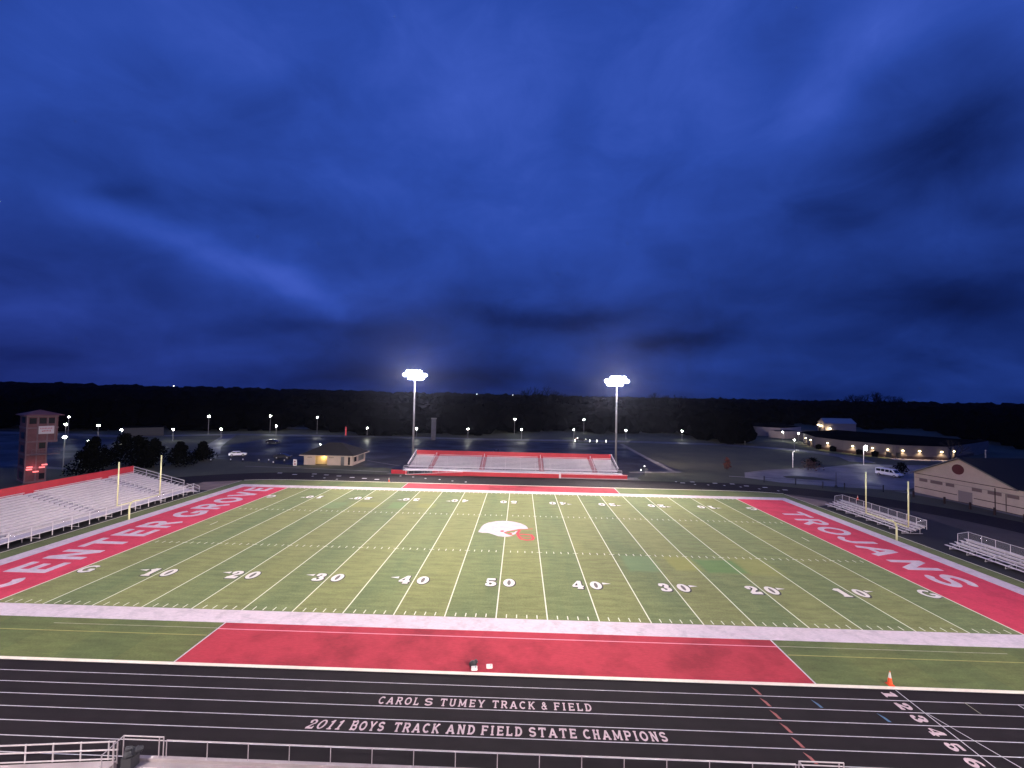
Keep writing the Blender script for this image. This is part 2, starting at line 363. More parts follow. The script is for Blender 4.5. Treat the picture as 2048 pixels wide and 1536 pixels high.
        if sr: S += [arc(.17, .26, .05, .05, 0, 360, h*.6, n=10)]
    elif ch == '6': w = .78; S += [arc(w/2, .31, w/2-e, .31-e*.7, 0, 360, h, h*.6, n=28), arc(.52, .42, .52-e, .58-e*.7, 180, 80, h, h*.6)]
    return w, S
def sdf(strokes, X, Y, grow=0.0):
    D = np.full(X.shape, 9.0)
    for st in strokes:
        closed = (abs(st[0][0]-st[-1][0]) + abs(st[0][1]-st[-1][1])) < 1e-6
        n = len(st)-1
        for i in range(n):
            (x0, y0, h0), (x1, y1, h1) = st[i], st[i+1]
            dx, dy = x1-x0, y1-y0; L_ = math.hypot(dx, dy)
            if L_ < 1e-9: continue
            dx /= L_; dy /= L_
            s_ = (X-x0)*dx + (Y-y0)*dy; q = np.abs(-(X-x0)*dy + (Y-y0)*dx)
            t = np.clip(s_/L_, 0, 1); h = h0+(h1-h0)*t + grow
            d = q-h
            over0 = -s_; over1 = s_-L_
            if i == 0 and not closed: d = np.where(over0 > -.5*L_, np.maximum(d, over0-grow), d)
            else: d = np.where(over0 > 0, np.hypot(q, over0)-h, d)
            if i == n-1 and not closed: d = np.where(over1 > -.5*L_, np.maximum(d, over1-grow), d)
            else: d = np.where(over1 > 0, np.hypot(q, over1)-h, d)
            D = np.minimum(D, d)
    return D
def glyph_polys(strokes, w, res, grow=0.0, holes=None):
    """marching squares: list of polygons inside the shape"""
    m = 0.08+grow
    nx = int((w+2*m)/res)+1; ny = int((1+2*m)/res)+1
    xs = -m+res*np.arange(nx+1); ys = -m+res*np.arange(ny+1)
    X, Y = np.meshgrid(xs, ys); D = sdf(strokes, X, Y, grow)
    out_ = []
    for j in range(ny):
        i = 0
        while i < nx:
            c = (D[j, i], D[j, i+1], D[j+1, i+1], D[j+1, i])
            if all(v < 0 for v in c):
                k = i
                while k+1 < nx and D[j, k+2] < 0 and D[j+1, k+2] < 0: k += 1
                out_.append([(xs[i], ys[j]), (xs[k+1], ys[j]), (xs[k+1], ys[j+1]), (xs[i], ys[j+1])]); i = k+1; continue
            if any(v < 0 for v in c):
                p = [(xs[i], ys[j]), (xs[i+1], ys[j]), (xs[i+1], ys[j+1]), (xs[i], ys[j+1])]; poly = []
                for a in range(4):
                    b = (a+1) % 4; va, vb = c[a], c[b]
                    if va < 0: poly.append(p[a])
                    if (va < 0) != (vb < 0):
                        t = va/(va-vb); poly.append((p[a][0]+(p[b][0]-p[a][0])*t, p[a][1]+(p[b][1]-p[a][1])*t))
                if len(poly) >= 3: out_.append(poly)
            i += 1
    return out_
def put_glyph(mb, ch, o, right, up, wid, hei, z, h=.1, sr=False, res=.04, grow=0.0, slant=0.0):
    """lay one glyph flat: o = lower-left corner, right/up = unit vectors on the ground, wid/hei in metres"""
    w, S = skel(ch, h, sr)
    for poly in glyph_polys(S, w, res, grow):
        mb.poly([(o[0]+right[0]*(x/w*wid+slant*y*hei)+up[0]*y*hei, o[1]+right[1]*(x/w*wid+slant*y*hei)+up[1]*y*hei, z) for x, y in poly])
def put_word(mb, word, x0, x1, o, right, up, hei, z, gap=.22, **k):
    """fit a word between distances x0..x1 along right from o"""
    ws = [skel(c, k.get('h', .1), k.get('sr', False))[0] for c in word]
    tot_ = sum(ws)+gap*(len(word)-1); s_ = (x1-x0)/tot_; x = x0
    for c, w in zip(word, ws):
        put_glyph(mb, c, (o[0]+right[0]*x, o[1]+right[1]*x), right, up, w*s_, hei, z, **k); x += (w+gap)*s_

# ================================================================== SETTING: ground
YD = 0.9144
def rect(x0, x1, y0, y1, z): return [(x0,y0,z),(x1,y0,z),(x1,y1,z),(x0,y1,z)]
MT['grass'] = mat('dormant_grass', (0.068, 0.070, 0.036), 0.95, noise_scale=0.08, col2=(0.034, 0.038, 0.024), detail=8)
MT['dzone'] = mat('worn_grass', (0.085, 0.060, 0.050), 0.95, noise_scale=0.3, col2=(0.050, 0.040, 0.032), detail=8)
MT['tan'] = mat('tan_pad', (0.34, 0.24, 0.18), 0.9, noise_scale=0.35, col2=(0.20, 0.14, 0.11))
def wet(name, col, r0, r1, sc, col2=None):
    m = mat(name, col, 0.5, noise_scale=sc, col2=col2 or tuple(c*.6 for c in col), detail=6, spec=.16)
    t = m.node_tree; b = t.nodes['Principled BSDF']
    nz = t.nodes.new('ShaderNodeTexNoise'); nz.inputs['Scale'].default_value = sc*.6; nz.inputs['Detail'].default_value = 5
    tcn = t.nodes.new('ShaderNodeTexCoord'); t.links.new(tcn.outputs['Object'], nz.inputs['Vector'])
    mr = t.nodes.new('ShaderNodeMapRange'); mr.inputs[1].default_value = .4; mr.inputs[2].default_value = .6; mr.inputs[3].default_value = r0; mr.inputs[4].default_value = r1
    t.links.new(nz.outputs[0], mr.inputs[0]); t.links.new(mr.outputs[0], b.inputs['Roughness'])
    return m
MT['lot'] = wet('wet_asphalt', (0.020, 0.020, 0.022), 0.40, 0.62, 0.12)
MT['road'] = wet('wet_road', (0.15, 0.145, 0.15), 0.4, 0.62, 0.15)
MT['track'] = mat('track_rubber', (0.018, 0.0135, 0.016), 0.85, noise_scale=0.5, col2=(0.0125, 0.0100, 0.0115), detail=8, spec=0.12)
MT['apron'] = mat('apron_rubber', (0.022, 0.020, 0.022), 0.75, noise_scale=0.4, col2=(0.015, 0.014, 0.016), spec=0.3)

g_ = MB(); GN = 48; GR = 4200
ring = [0, 140, 260, 420, 700, 1100, 1700, 2600, GR]
def gz(rr, th):
    return 0.0 if rr <= 420 else (rr-420)*0.004*(1+.4*math.sin(3*th+1)) if rr < 2600 else (2600-420)*0.004
for i, rr in enumerate(ring[1:], 1):
    for j in range(GN):
        th = 2*math.pi*j/GN; g_.v.append((rr*math.cos(th), 40+rr*math.sin(th), gz(rr, th)))
g_.v.append((0, 40, 0)); cidx = len(g_.v)-1
for j in range(GN):
    g_.f.append((cidx, j, (j+1) % GN))
    for i in range(len(ring)-2):
        g_.f.append((i*GN+j, (i+1)*GN+j, (i+1)*GN+(j+1) % GN, i*GN+(j+1) % GN))
struct('ground', g_, MT['grass'])

# running track: two 32.2 m curves about (+-49, 24.4), eight lanes of 1.08 m
CXT, CYT, RI = 49.0, 24.42, 32.17
LW = 1.075
def oval(rr, n=40):
    pts = []
    for i in range(n+1): a = -math.pi/2+math.pi*i/n; pts.append((CXT+rr*math.cos(a), CYT+rr*math.sin(a)))
    for i in range(n+1): a = math.pi/2+math.pi*i/n; pts.append((-CXT+rr*math.cos(a), CYT+rr*math.sin(a)))
    return pts
def annulus(mb, r0, r1, z, n=40, dash=None):
    a, b = oval(r0, n), oval(r1, n); m_ = len(a); k = len(mb.v)
    mb.v += [(p[0], p[1], z) for p in a] + [(p[0], p[1], z) for p in b]
    for i in range(m_): j = (i+1) % m_; mb.f.append((k+i, k+j, k+m_+j, k+m_+i))
tr = MB(); annulus(tr, RI, RI+8*LW+.35, .012); struct('running_track', tr, MT['track'])
dz = MB(); dz.poly([(p[0], p[1], .008) for p in oval(RI)]); struct('infield_ground', dz, MT['dzone'])
ap = MB(); ap.poly(rect(58.9, 72.8, 1, 46.5, .014)); ap.poly(rect(-74.6, -59.3, -2, 45, .014)); struct('apron_pavement', ap, MT['apron'])
tn = MB(); tn.poly([(59, 44.7, .02), (62.8, 46.0, .02), (63.6, 49.0, .02), (59, 54.0, .02)]); tn.poly([(-59.4, 45, .02), (-59.4, 54.5, .02), (-66, 52, .02), (-64, 45.2, .02)]); struct('concrete_pad_ground', tn, MT['tan'])

# turf: oval clipped at x = +-59
def clip_oval(rr, xl, xr):
    pts = [p for p in oval(rr, 60)]; o_ = []
    for i in range(len(pts)):
        a, b = pts[i], pts[(i+1) % len(pts)]
        def ins(p): return xl <= p[0] <= xr
        if ins(a): o_.append(a)
        if ins(a) != ins(b):
            X = xr if max(a[0], b[0]) > xr else xl
            t = (X-a[0])/(b[0]-a[0]); o_.append((X, a[1]+(b[1]-a[1])*t))
    return o_
def turf_mat(name, dark, lightc, patches):
    m = bpy.data.materials.new(name); m.use_nodes = True; t = m.node_tree; b = t.nodes['Principled BSDF']
    b.inputs['Roughness'].default_value = 0.9; b.inputs['Specular IOR Level'].default_value = 0.2
    b.inputs['Sheen Weight'].default_value = .07; b.inputs['Sheen Roughness'].default_value = .45; b.inputs['Sheen Tint'].default_value = (.95, .95, .62, 1)
    def nn(tp, **k):
        n = t.nodes.new(tp)
        for a, c in k.items(): setattr(n, a, c)
        return n
    def mm(op, a, c=None, d=None):
        n = nn('ShaderNodeMath', operation=op)
        for i, v in enumerate((a, c, d)):
            if v is None: continue
            if isinstance(v, (int, float)): n.inputs[i].default_value = v
            else: t.links.new(v, n.inputs[i])
        return n.outputs[0]
    tcn = nn('ShaderNodeTexCoord'); sp = nn('ShaderNodeSeparateXYZ'); t.links.new(tcn.outputs['Object'], sp.inputs[0])
    def nz(scale, stretch, det=6, off=(0, 0, 0), ro=.6):
        mp = nn('ShaderNodeMapping'); mp.inputs['Scale'].default_value = stretch; mp.inputs['Location'].default_value = off
        t.links.new(tcn.outputs['Object'], mp.inputs[0])
        n = nn('ShaderNodeTexNoise'); n.inputs['Scale'].default_value = scale; n.inputs['Detail'].default_value = det; n.inputs['Roughness'].default_value = ro
        t.links.new(mp.outputs[0], n.inputs['Vector']); return n.outputs[0]
    def mixc(fac, a, c, bt='MIX'):
        n = nn('ShaderNodeMixRGB', blend_type=bt)
        if isinstance(fac, (int, float)): n.inputs[0].default_value = fac
        else: t.links.new(fac, n.inputs[0])
        for i, v in ((1, a), (2, c)):
            if isinstance(v, tuple): n.inputs[i].default_value = v + (1,)
            else: t.links.new(v, n.inputs[i])
        return n.outputs[0]
    band = mm('FLOORED_MODULO', mm('DIVIDE', sp.outputs[0], 5*YD), 2.0)     # 0..2 along the field
    st = mm('LESS_THAN', band, 1.0)
    st = mm('SUBTRACT', 1.0, mm('GREATER_THAN', band, 1.0))
    edge = mm('MULTIPLY', mm('SUBTRACT', nz(.25, (1, .3, 1)), .5), .9)
    fac = mm('ADD', mm('MULTIPLY', st, .72), mm('ADD', .14, edge)); fac = mm('MINIMUM', mm('MAXIMUM', fac, 0), 1)
    c = mixc(fac, dark, lightc)
    # pile lying in different directions: long streaks, seams and foot-worn blotches
    a1 = nz(.35, (1, .18, 1), 8, (5, 1, 0)); c = mixc(mm('MULTIPLY', mm('SUBTRACT', a1, .35), 1.1), c, tuple(x*1.35 for x in lightc))
    a2 = nz(.9, (.35, 1.6, 1), 9, (2, 8, 0), .7)
    r_ = nn('ShaderNodeMapRange'); t.links.new(a2, r_.inputs[0]); r_.inputs[1].default_value = .3; r_.inputs[2].default_value = .62; r_.inputs[3].default_value = .66; r_.inputs[4].default_value = 1.10
    c = mixc(1.0, c, r_.outputs[0], 'MULTIPLY')
    a3 = nz(7, (1, 1, 1), 4, (2, 3, 0), .7)
    r_ = nn('ShaderNodeMapRange'); t.links.new(a3, r_.inputs[0]); r_.inputs[1].default_value = .3; r_.inputs[2].default_value = .7; r_.inputs[3].default_value = .78; r_.inputs[4].default_value = 1.2
    c = mixc(1.0, c, r_.outputs[0], 'MULTIPLY')
    for (x, y, hx, hy, pc, am) in patches:
        wx = mm('ADD', sp.outputs[0], mm('MULTIPLY', mm('SUBTRACT', a1, .5), 2.0)); wy = mm('ADD', sp.outputs[1], mm('MULTIPLY', mm('SUBTRACT', a2, .5), 1.2))
        dx_ = mm('DIVIDE', mm('ABSOLUTE', mm('SUBTRACT', wx, x)), hx); dy_ = mm('DIVIDE', mm('ABSOLUTE', mm('SUBTRACT', wy, y)), hy)
        d_ = mm('MAXIMUM', dx_, dy_)
        r_ = nn('ShaderNodeMapRange'); t.links.new(d_, r_.inputs[0]); r_.inputs[1].default_value = 1.15; r_.inputs[2].default_value = .8; r_.inputs[3].default_value = 0; r_.inputs[4].default_value = am
        c = mixc(r_.outputs[0], c, pc)
    t.links.new(c, b.inputs['Base Color'])
    bp = nn('ShaderNodeBump'); bp.inputs['Strength'].default_value = .25; bp.inputs['Distance'].default_value = .03
    t.links.new(a3, bp.inputs['Height']); t.links.new(bp.outputs[0], b.inputs['Normal'])
    return m
GRN, YEL = (.14, .25, .10), (.27, .29, .06)
MT['turf'] = turf_mat('turf', (0.112, 0.162, 0.062), (0.192, 0.210, 0.070), [
    (16.6, 13.6, 2.0, 2.4, GRN, .6), (21.8, 14.0, 1.6, 2.2, YEL, .6), (26.0, 13.4, 2.4, 2.0, (.08, .20, .05), .7), (30.4, 13.6, 2.2, 2.6, YEL, .35),
    (-30.6, 36.2, 1.8, 2.0, GRN, .35), (-25.2, 37.0, 2.8, 1.7, YEL, .4), (-19.6, 37.2, 1.4, 2.0, (.12, .24, .07), .5), (-14.6, 37.4, 1.7, 1.4, YEL, .35)])
MT['turf_out'] = turf_mat('turf_outer', (0.082, 0.115, 0.038), (0.112, 0.135, 0.042), [])
def stained(name, col, dirt, sc, amt):
    """turf fibre dyed one colour, with dirt of its own"""
    m = mat(name, col, 0.9, noise_scale=sc, col2=dirt, detail=9, spec=.2)
    t = m.node_tree; rp = [n for n in t.nodes if n.type == 'VALTORGB'][0]
    rp.color_ramp.elements[0].position = amt; rp.color_ramp.elements[1].position = amt+.16
    b = t.nodes['Principled BSDF']; nf = t.nodes.new('ShaderNodeTexNoise'); nf.inputs['Scale'].default_value = 6; nf.inputs['Detail'].default_value = 6; nf.inputs['Roughness'].default_value = .75
    tcn = t.nodes.new('ShaderNodeTexCoord'); mp = t.nodes.new('ShaderNodeMapping'); mp.inputs['Scale'].default_value = (.4, 1.4, 1); t.links.new(tcn.outputs['Object'], mp.inputs[0]); t.links.new(mp.outputs[0], nf.inputs['Vector'])
    mr = t.nodes.new('ShaderNodeMapRange'); t.links.new(nf.outputs[0], mr.inputs[0]); mr.inputs[1].default_value = .3; mr.inputs[2].default_value = .7; mr.inputs[3].default_value = .80; mr.inputs[4].default_value = 1.12
    mu = t.nodes.new('ShaderNodeMixRGB'); mu.blend_type = 'MULTIPLY'; mu.inputs[0].default_value = 1; t.links.new(rp.outputs[0], mu.inputs[1]); t.links.new(mr.outputs[0], mu.inputs[2]); t.links.new(mu.outputs[0], b.inputs['Base Color'])
    return m
MT['red_turf'] = stained('red_turf', (0.66, 0.058, 0.105), (0.56, 0.048, 0.085), .35, .40)
MT['red_turf_side'] = stained('red_turf_side', (0.42, 0.038, 0.058), (0.28, 0.024, 0.038), .22, .38)
MT['white_turf'] = stained('white_turf', (0.66, 0.56, 0.59), (0.54, 0.46, 0.49), .9, .36)

t_ = MB(); t_.poly([(p[0], p[1], .020) for p in clip_oval(RI-.02, -59.3, 58.9)]); struct('field_turf_ground', t_, MT['turf_out'])
t_ = MB(); t_.poly(rect(-50*YD, 50*YD, 0, 48.77, .026)); struct('playing_field_ground', t_, MT['turf'])
BX, BY0, BY1 = 56.75, -2.08, 50.95
t_ = MB()
for q in ((-BX, BX, BY0, 0), (-BX, BX, 48.77, BY1), (-BX, -54.86, 0, 48.77), (54.86, BX, 0, 48.77)): t_.poly(rect(*q, .030))
struct('white_border_ground', t_, MT['white_turf'])
for s_ in (-1, 1):
    t_ = MB(); a, b = sorted((s_*50*YD, s_*54.86)); t_.poly(rect(a, b, 0, 48.77, .026)); struct('end_zone_ground', t_, MT['red_turf'])
t_ = MB(); t_.poly(rect(-22.86, 22.86, -7.52, BY0, .030)); struct('team_area_ground', t_, MT['red_turf_side'])
t_ = MB(); t_.poly(rect(-22.86, 22.86, BY1, 56.3, .030)); struct('team_area_ground', t_, MT['red_turf_side'])

# painted markings
Z1 = .034
lm = MB()
for k in range(-9, 10):
    x = k*5*YD
    if k == 0:
        lm.poly(rect(x-.055, x+.055, 0, 21.95, Z1)); lm.poly(rect(x-.055, x+.055, 28.9, 48.77, Z1))
    else: lm.poly(rect(x-.055, x+.055, 0, 48.77, Z1))
for k in range(-49, 50):
    x = k*YD
    if k % 5 == 0:
        if k:
            for y in (16.26, 32.51): lm.poly(rect(x-.33, x-.055, y-.05, y+.05, Z1)); lm.poly(rect(x+.055, x+.33, y-.05, y+.05, Z1))
        continue
    for y0 in (.12, 15.95, 32.2, 48.05): lm.poly(rect(x-.045, x+.045, y0, y0+.61, Z1))
for s_ in (-1, 1):
    lm.poly(rect(s_*43.3-.05, s_*43.3+.05, 23.6, 25.2, Z1))
for x in (-50*YD, 50*YD): lm.poly(rect(x-.08, x+.08, 0, 48.77, Z1))
struct('yard_lines_ground', lm, MT['line'])
ml_ = MB()
for x in (-22.86, 22.86): ml_.poly(rect(x-.06, x+.06, -7.52, BY0, .034)); ml_.poly(rect(x-.06, x+.06, BY1, 56.3, .034))
ml_.poly(rect(-22.8, 22.8, 56.2, 56.3, .034))
struct('team_box_lines_ground', ml_, MT['lane'])
fl = MB(); fl.poly(rect(-22.8, 22.8, -3.08, -2.97, Z1)); struct('faded_line_on_red_ground', fl, MT['faint_red'])
fl = MB(); fl.poly(rect(-36.8, -22.95, -2.98, -2.90, Z1)); fl.poly(rect(22.95, 41, -3.0, -2.92, Z1)); struct('faded_lines_ground', fl, MT['faint'])
fl = MB(); fl.poly(rect(-46, -23.0, -4.05, -3.95, Z1)); fl.poly(rect(23.0, 46, -4.15, -4.05, Z1)); struct('yellow_lines_ground', fl, MT['yellow_line'])

# kerb strip between turf and track
kb = MB(); 
a, b = oval(RI-.42, 40), oval(RI+.02, 40)

for a_, b_ in ((oval(RI-.30, 60), oval(RI+.02, 60)),):
    for i in range(len(a_)):
        j = (i+1) % len(a_)
        if max(abs(a_[i][0]), abs(a_[j][0])) < 59.6: kb.poly([(*a_[i], .055), (*a_[j], .055), (*b_[j], .055), (*b_[i], .055)])
struct('kerb_strip', kb, MT['kerb'])
kb = MB(); kb.poly(rect(58.75, 58.9, -5, 54.5, .03)); kb.poly(rect(-59.3, -59.15, -5, 54.5, .03)); struct('turf_edge_strip_ground', kb, MT['kerb'])
lt, lf = MB(), MB()
for k in range(1, 8):
    a_, b_ = oval(RI+k*LW-.028), oval(RI+k*LW+.028)
    for i in range(len(a_)):
        j = (i+1) % len(a_); far_ = (a_[i][1]+a_[j][1])/2 > 8
        (lf if far_ else lt).poly([(*a_[i], .018), (*a_[j], .018), (*b_[j], .018), (*b_[i], .018)])
struct('lane_lines_ground', lt, MT['lane'])
struct('worn_lane_lines_ground', lf, mat('worn_lane_paint', (.045, .038, .042), .85))

# yard numbers, arrows, goal letters
num = MB(); ink = MB(); fill = MB()
def number(txt, xline, near, arrow):
    """two digits either side of the yard line; arrow -1 / +1 points toward that goal"""
    if near: rgt, up_, yb, sg = (1, 0), (0, 1), 6.28, 1
    else: rgt, up_, yb, sg = (-1, 0), (0, -1), 48.77-6.28, -1
    H_ = 1.9; WD = 1.22
    for d, xo in ((txt[0], -.36-WD), (txt[1], .36)):
        o_ = (xline+sg*xo, yb)
        put_glyph(num, d, o_, rgt, up_, WD, H_, .044, h=.135, sr=True, res=.045)
        put_glyph(ink, d, (o_[0]+.06, o_[1]-.07), rgt, up_, WD, H_, .038, h=.13, sr=True, res=.05, grow=.05)
        if d == '0': fill.poly([(o_[0]+rgt[0]*(WD/2+.32*WD*math.cos(t)), o_[1]+up_[1]*(H_/2+.42*H_*math.sin(t)), .041) for t in [i*math.pi/10 for i in range(20)]])
    if arrow:
        dirx = arrow; x0 = xline+dirx*(1.22+.36+.15); yb2 = yb+sg*1.42
        for mb_, g2, z in ((num, 0, .044), (ink, .05, .038)):
            mb_.poly([(x0-dirx*g2, yb2+sg*(.23+g2), z), (x0+dirx*(.92+g2*2), yb2, z), (x0-dirx*g2, yb2-sg*(.23+g2), z)])
for k, tx in ((-40, '10'), (-30, '20'), (-20, '30'), (-10, '40'), (0, '50'), (10, '40'), (20, '30'), (30, '20'), (40, '10')):
    for near in (True, False): number(tx, k*YD, near, 0 if k == 0 else (1 if k > 0 else -1))
# goal letters stand inside the goal lines
for x, near in ((-45.55, True), (43.95, True), (-43.95, False), (45.55, False)):
    rgt, up_, yb = ((1, 0), (0, 1), 6.6) if near else ((-1, 0), (0, -1), 48.77-6.6)
    put_glyph(num, 'G', (x, yb), rgt, up_, 1.6, 1.9, .044, h=.10, sr=True, res=.045)
    put_glyph(ink, 'G', (x+.04, yb-.05), rgt, up_, 1.6, 1.9, .038, h=.10, sr=True, res=.06, grow=.03)
struct('yard_number_outlines_ground', ink, MT['shadow_ink']); struct('yard_number_centres_ground', fill, MT['grey_ink']); struct('yard_numbers_ground', num, MT['white'])

# end zone words
ez = MB()
for wd, y0, y1 in (('CENTER', 2.0, 24.9), ('GROVE', 26.9, 48.1)):
    put_word(ez, wd, y0, y1, (-48.15, 0), (0, 1), (-1, 0), 4.6, .036, gap=.16, h=.105, res=.02)
put_word(ez, 'TROJANS', -39.9, -9.4, (48.5, 0), (0, -1), (1, 0), 4.2, .036, gap=.17, h=.095, res=.02)
struct('end_zone_words_ground', ez, MT['white_turf'])

# helmet emblem at midfield
MT['emb_red'] = mat('emblem_red', (0.62, 0.05, 0.06), .9, noise_amt=.15, noise_scale=2)
em = MB(); Z2 = .038
em.poly([(x, y, Z2) for x, y in ((-3.93,23.61),(-3.88,24.5),(-3.77,24.99),(-3.72,26.02),(-3.4,27.38),(-2.78,28.37),(-1.64,29.14),(-0.6,29.44),(0.3,29.42),(1.24,29.08),(2.25,28.32),(2.91,27.42),(3.23,26.51),(3.33,25.5),(2.01,25.36),(1.14,24.76),(0.29,24.19),(-0.23,23.61),(0.48,22.91),(1.07,22.37),(0.58,22.03),(-0.17,21.85),(-0.93,22.04),(-1.73,22.76),(-2.47,23.37),(-3.32,23.35))])
em.poly([(x, y, Z2) for x, y in ((.62,23.35),(.75,23.75),(1.25,23.8),(1.5,24.45),(1.9,24.75),(2.0,24.4),(1.55,23.8),(1.42,23.1),(1.1,22.8))])
struct('helmet_emblem_ground', em, MT['white_turf'])
em = MB(); Z3 = .042
def band_(mb, pts, w, z):
    for i in range(len(pts)-1):
        a, b = Vector(pts[i]), Vector(pts[i+1]); d = (b-a).normalized(); n_ = Vector((-d.y, d.x))*w/2
        e_ = d*(w*.3)
        mb.poly([(*(a-n_-e_), z+i*.0006), (*(b-n_+e_), z+i*.0006), (*(b+n_+e_), z+i*.0006), (*(a+n_-e_), z+i*.0006)])
band_(em, [(-.15,23.6),(.3,24.25),(1.15,24.8),(2.0,25.4),(3.4,25.6),(3.95,25.75)], .22, Z3)
band_(em, [(-.15,23.6),(.55,22.85),(1.2,22.4)], .20, Z3+.004)
band_(em, [(2.05,24.9),(1.75,23.6),(1.9,22.3),(2.2,21.2),(3.0,20.65),(3.8,20.9),(4.0,21.7),(3.7,22.9),(2.6,23.1),(1.85,23.0)], .42, Z3+.008)
band_(em, [(2.1,21.95),(3.0,21.75),(3.85,21.9)], .2, Z3+.018)
em.poly([(.35+.3*math.cos(t_)-.85, 24.3+.36*math.sin(t_), Z3) for t_ in [i*math.pi/6 for i in range(12)]])
em.poly([(.45,23.4,Z3),(.8,23.65,Z3),(1.05,23.35,Z3),(.85,22.95,Z3)])
struct('helmet_emblem_lines_ground', em, MT['emb_red'])

# track lettering
tx = MB()
for w_, a, b in (('CAROL', -6.92, -4.33), ('S', -3.97, -3.45), ('TUMEY', -2.96, -.10), ('TRACK', .38, 3.09), ('&', 3.50, 3.88), ('FIELD', 4.30, 6.69)):
    put_word(tx, w_, a, b, (0, -10.80), (1, 0), (0, 1), .67, .020, h=.088, sr=True, res=.045, gap=.30)
for w_, a, b, sl in (('2011', -10.50, -8.42, .2), ('BOYS', -7.87, -5.88, 0), ('TRACK', -5.3, -2.6, 0), ('AND', -2.19, -.5, 0), ('FIELD', -.14, 2.28, 0), ('STATE', 2.67, 5.45, 0), ('CHAMPIONS', 5.85, 10.72, 0)):
    put_word(tx, w_, a, b, (0, -12.97), (1, 0), (0, 1), .72, .020, h=.096, sr=True, res=.045, gap=.26, slant=sl)
for i, d in enumerate('12345678'):
    yc = -7.75-LW*(i+.5)
    put_glyph(tx, d if d in '123456' else '0', (26.8, yc+.36), (0, -1), (1, 0), .66, .86, .020, h=.125, sr=True, res=.045) if d in '123456' else None
struct('track_lettering_ground', tx, mat('track_letter_paint', (0.62, 0.47, 0.48), .8, noise_amt=.3, noise_scale=4))
mk = MB()
mk.poly(rect(28.02, 28.08, -16.2, -7.78, .022)); mk.poly([(28.12,-9.9,.024),(28.17,-9.9,.024),(29.55,-13.9,.024),(30.7,-16.3,.024),(30.64,-16.3,.024),(29.49,-13.9,.024)])
mk.poly(rect(35.05, 35.11, -9.85, -8.8, .022))
struct('finish_line_ground', mk, MT['lane'])
mk = MB(); mk.poly(rect(31.62, 31.67, -9.85, -8.8, .022)); struct('faded_start_line_ground', mk, MT['faint'])
mk = MB()
for i in range(7):
    y = -7.72-LW*i; mk.poly([(18.08, y-.22, .022), (18.22, y-.98, .022), (18.42, y-1.02, .022), (18.34, y-.55, .022)])
struct('exchange_marks_ground', mk, mat('red_mark', (.34, .10, .09), .85, noise_amt=.2, noise_scale=5))
mk = MB()
for x, y in ((21.5, -8.98), (24.93, -10.02)): mk.poly([(x-.06, y-.02, .022), (x+.06, y-.76, .022), (x+.26, y-.78, .022), (x+.18, y-.4, .022)])
struct('hurdle_marks_ground', mk, mat('blue_mark', (.06, .14, .24), .85))
mk = MB()
for x, y in ((-56.3,64.2),(-51.9,62.8),(-47.7,64.0),(-44.4,63.2),(-41.0,62.3),(-37.3,61.0),(-34.1,60.2),(-30.9,59.4),(43.8,65.8),(48.8,64.9),(52.7,64.5),(55.0,62.5),(58.6,61.3),(61.8,59.1),(40.9,64.3)):
    mk.poly(rect(x-.55, x+.55, y-.32, y+.32, .022))
for x, y in ((-46.8,61.3),(-43.2,59.6),(-39.8,58.5),(-26.8,64.2),(-23.5,63.3),(-20.2,61.9),(-16.7,61.1),(-13.5,59.8),(-10.3,59.0),(39.8,65.6),(43.2,62.8),(46.2,62.6),(49.9,62.5),(53.0,61.2),(56.3,59.5),(59.6,57.9)):
    mk.poly(rect(x-.22, x+.22, y-.3, y+.3, .022))
struct('far_lane_marks_ground', mk, MT['lane'])

# ------------------------------------------------------------------ roads and car parks
def strip(mb, pts, w, z):
    n_ = len(pts); L_, R_ = [], []
    for i, p in enumerate(pts):
        a = Vector(pts[max(0, i-1)]); b = Vector(pts[min(n_-1, i+1)]); d = (b-a).normalized(); q = Vector((-d.y, d.x))*w/2; p = Vector(p)
        L_.append(p+q); R_.append(p-q)
    for i in range(n_-1): mb.poly([(*R_[i], z), (*R_[i+1], z), (*L_[i+1], z), (*L_[i], z)])
lot = MB()
lot.poly([(x, y, .012) for x, y in ((-104,88),(-62,76.6),(-31,74.5),(-31,68),(31,68),(36,78),(47,80),(44.7,120),(47,150),(-104,149))])
lot.poly([(x, y, .012) for x, y in ((-250,96),(-128,60),(-110,66),(-116,84),(-140,118),(-230,150))])
struct('car_park_pavement', lot, MT['lot'])
vl = MB()
vl.poly([(x, y, .012) for x, y in ((60.5,73.6),(66,68),(76,64.6),(90.2,61.5),(97,66),(120,84),(140,90),(135,104),(113,104),(90,92),(74,86),(64,80.5))])
MT['loop'] = wet('wet_concrete', (0.27, 0.25, 0.24), 0.5, 0.75, 0.15, (0.15, 0.14, 0.145)); struct('loop_pavement', vl, MT['loop'])
isl = MB(); isl.poly([(x, y, .10) for x, y in ((71.5,74.2),(76,72.6),(83,72.0),(80,76.5),(75,77.6),(72,76.6))]); struct('traffic_island_ground', isl, MT['grass'])
rd = MB()
strip(rd, [(-240,140),(-161,134),(-128,152),(-70,156),(-6.9,156),(50,161),(97,156),(118,140),(124,122),(118,108)], 7.5, .016)
strip(rd, [(97,158),(112,172),(128,205),(150,240)], 6, .020)
strip(rd, [(-128,150),(-112,120),(-104,106),(-94,92)], 5, .020)
struct('campus_road', rd, MT['road'])
fr = MB(); strip(fr, [(-240,175),(-160,190),(-90,196),(-40,214),(-25,208)], 9, .02); strip(fr, [(70,215),(100,232),(135,226),(160,235)], 9, .02); struct('far_road', fr, MT['conc_dark'])
cp = MB()
strip(cp, [(44.3,79.0),(45.2,121),(46.5,150)], 1.7, .03); strip(cp, [(31.5,77.0),(46,79.4)], 1.6, .034)
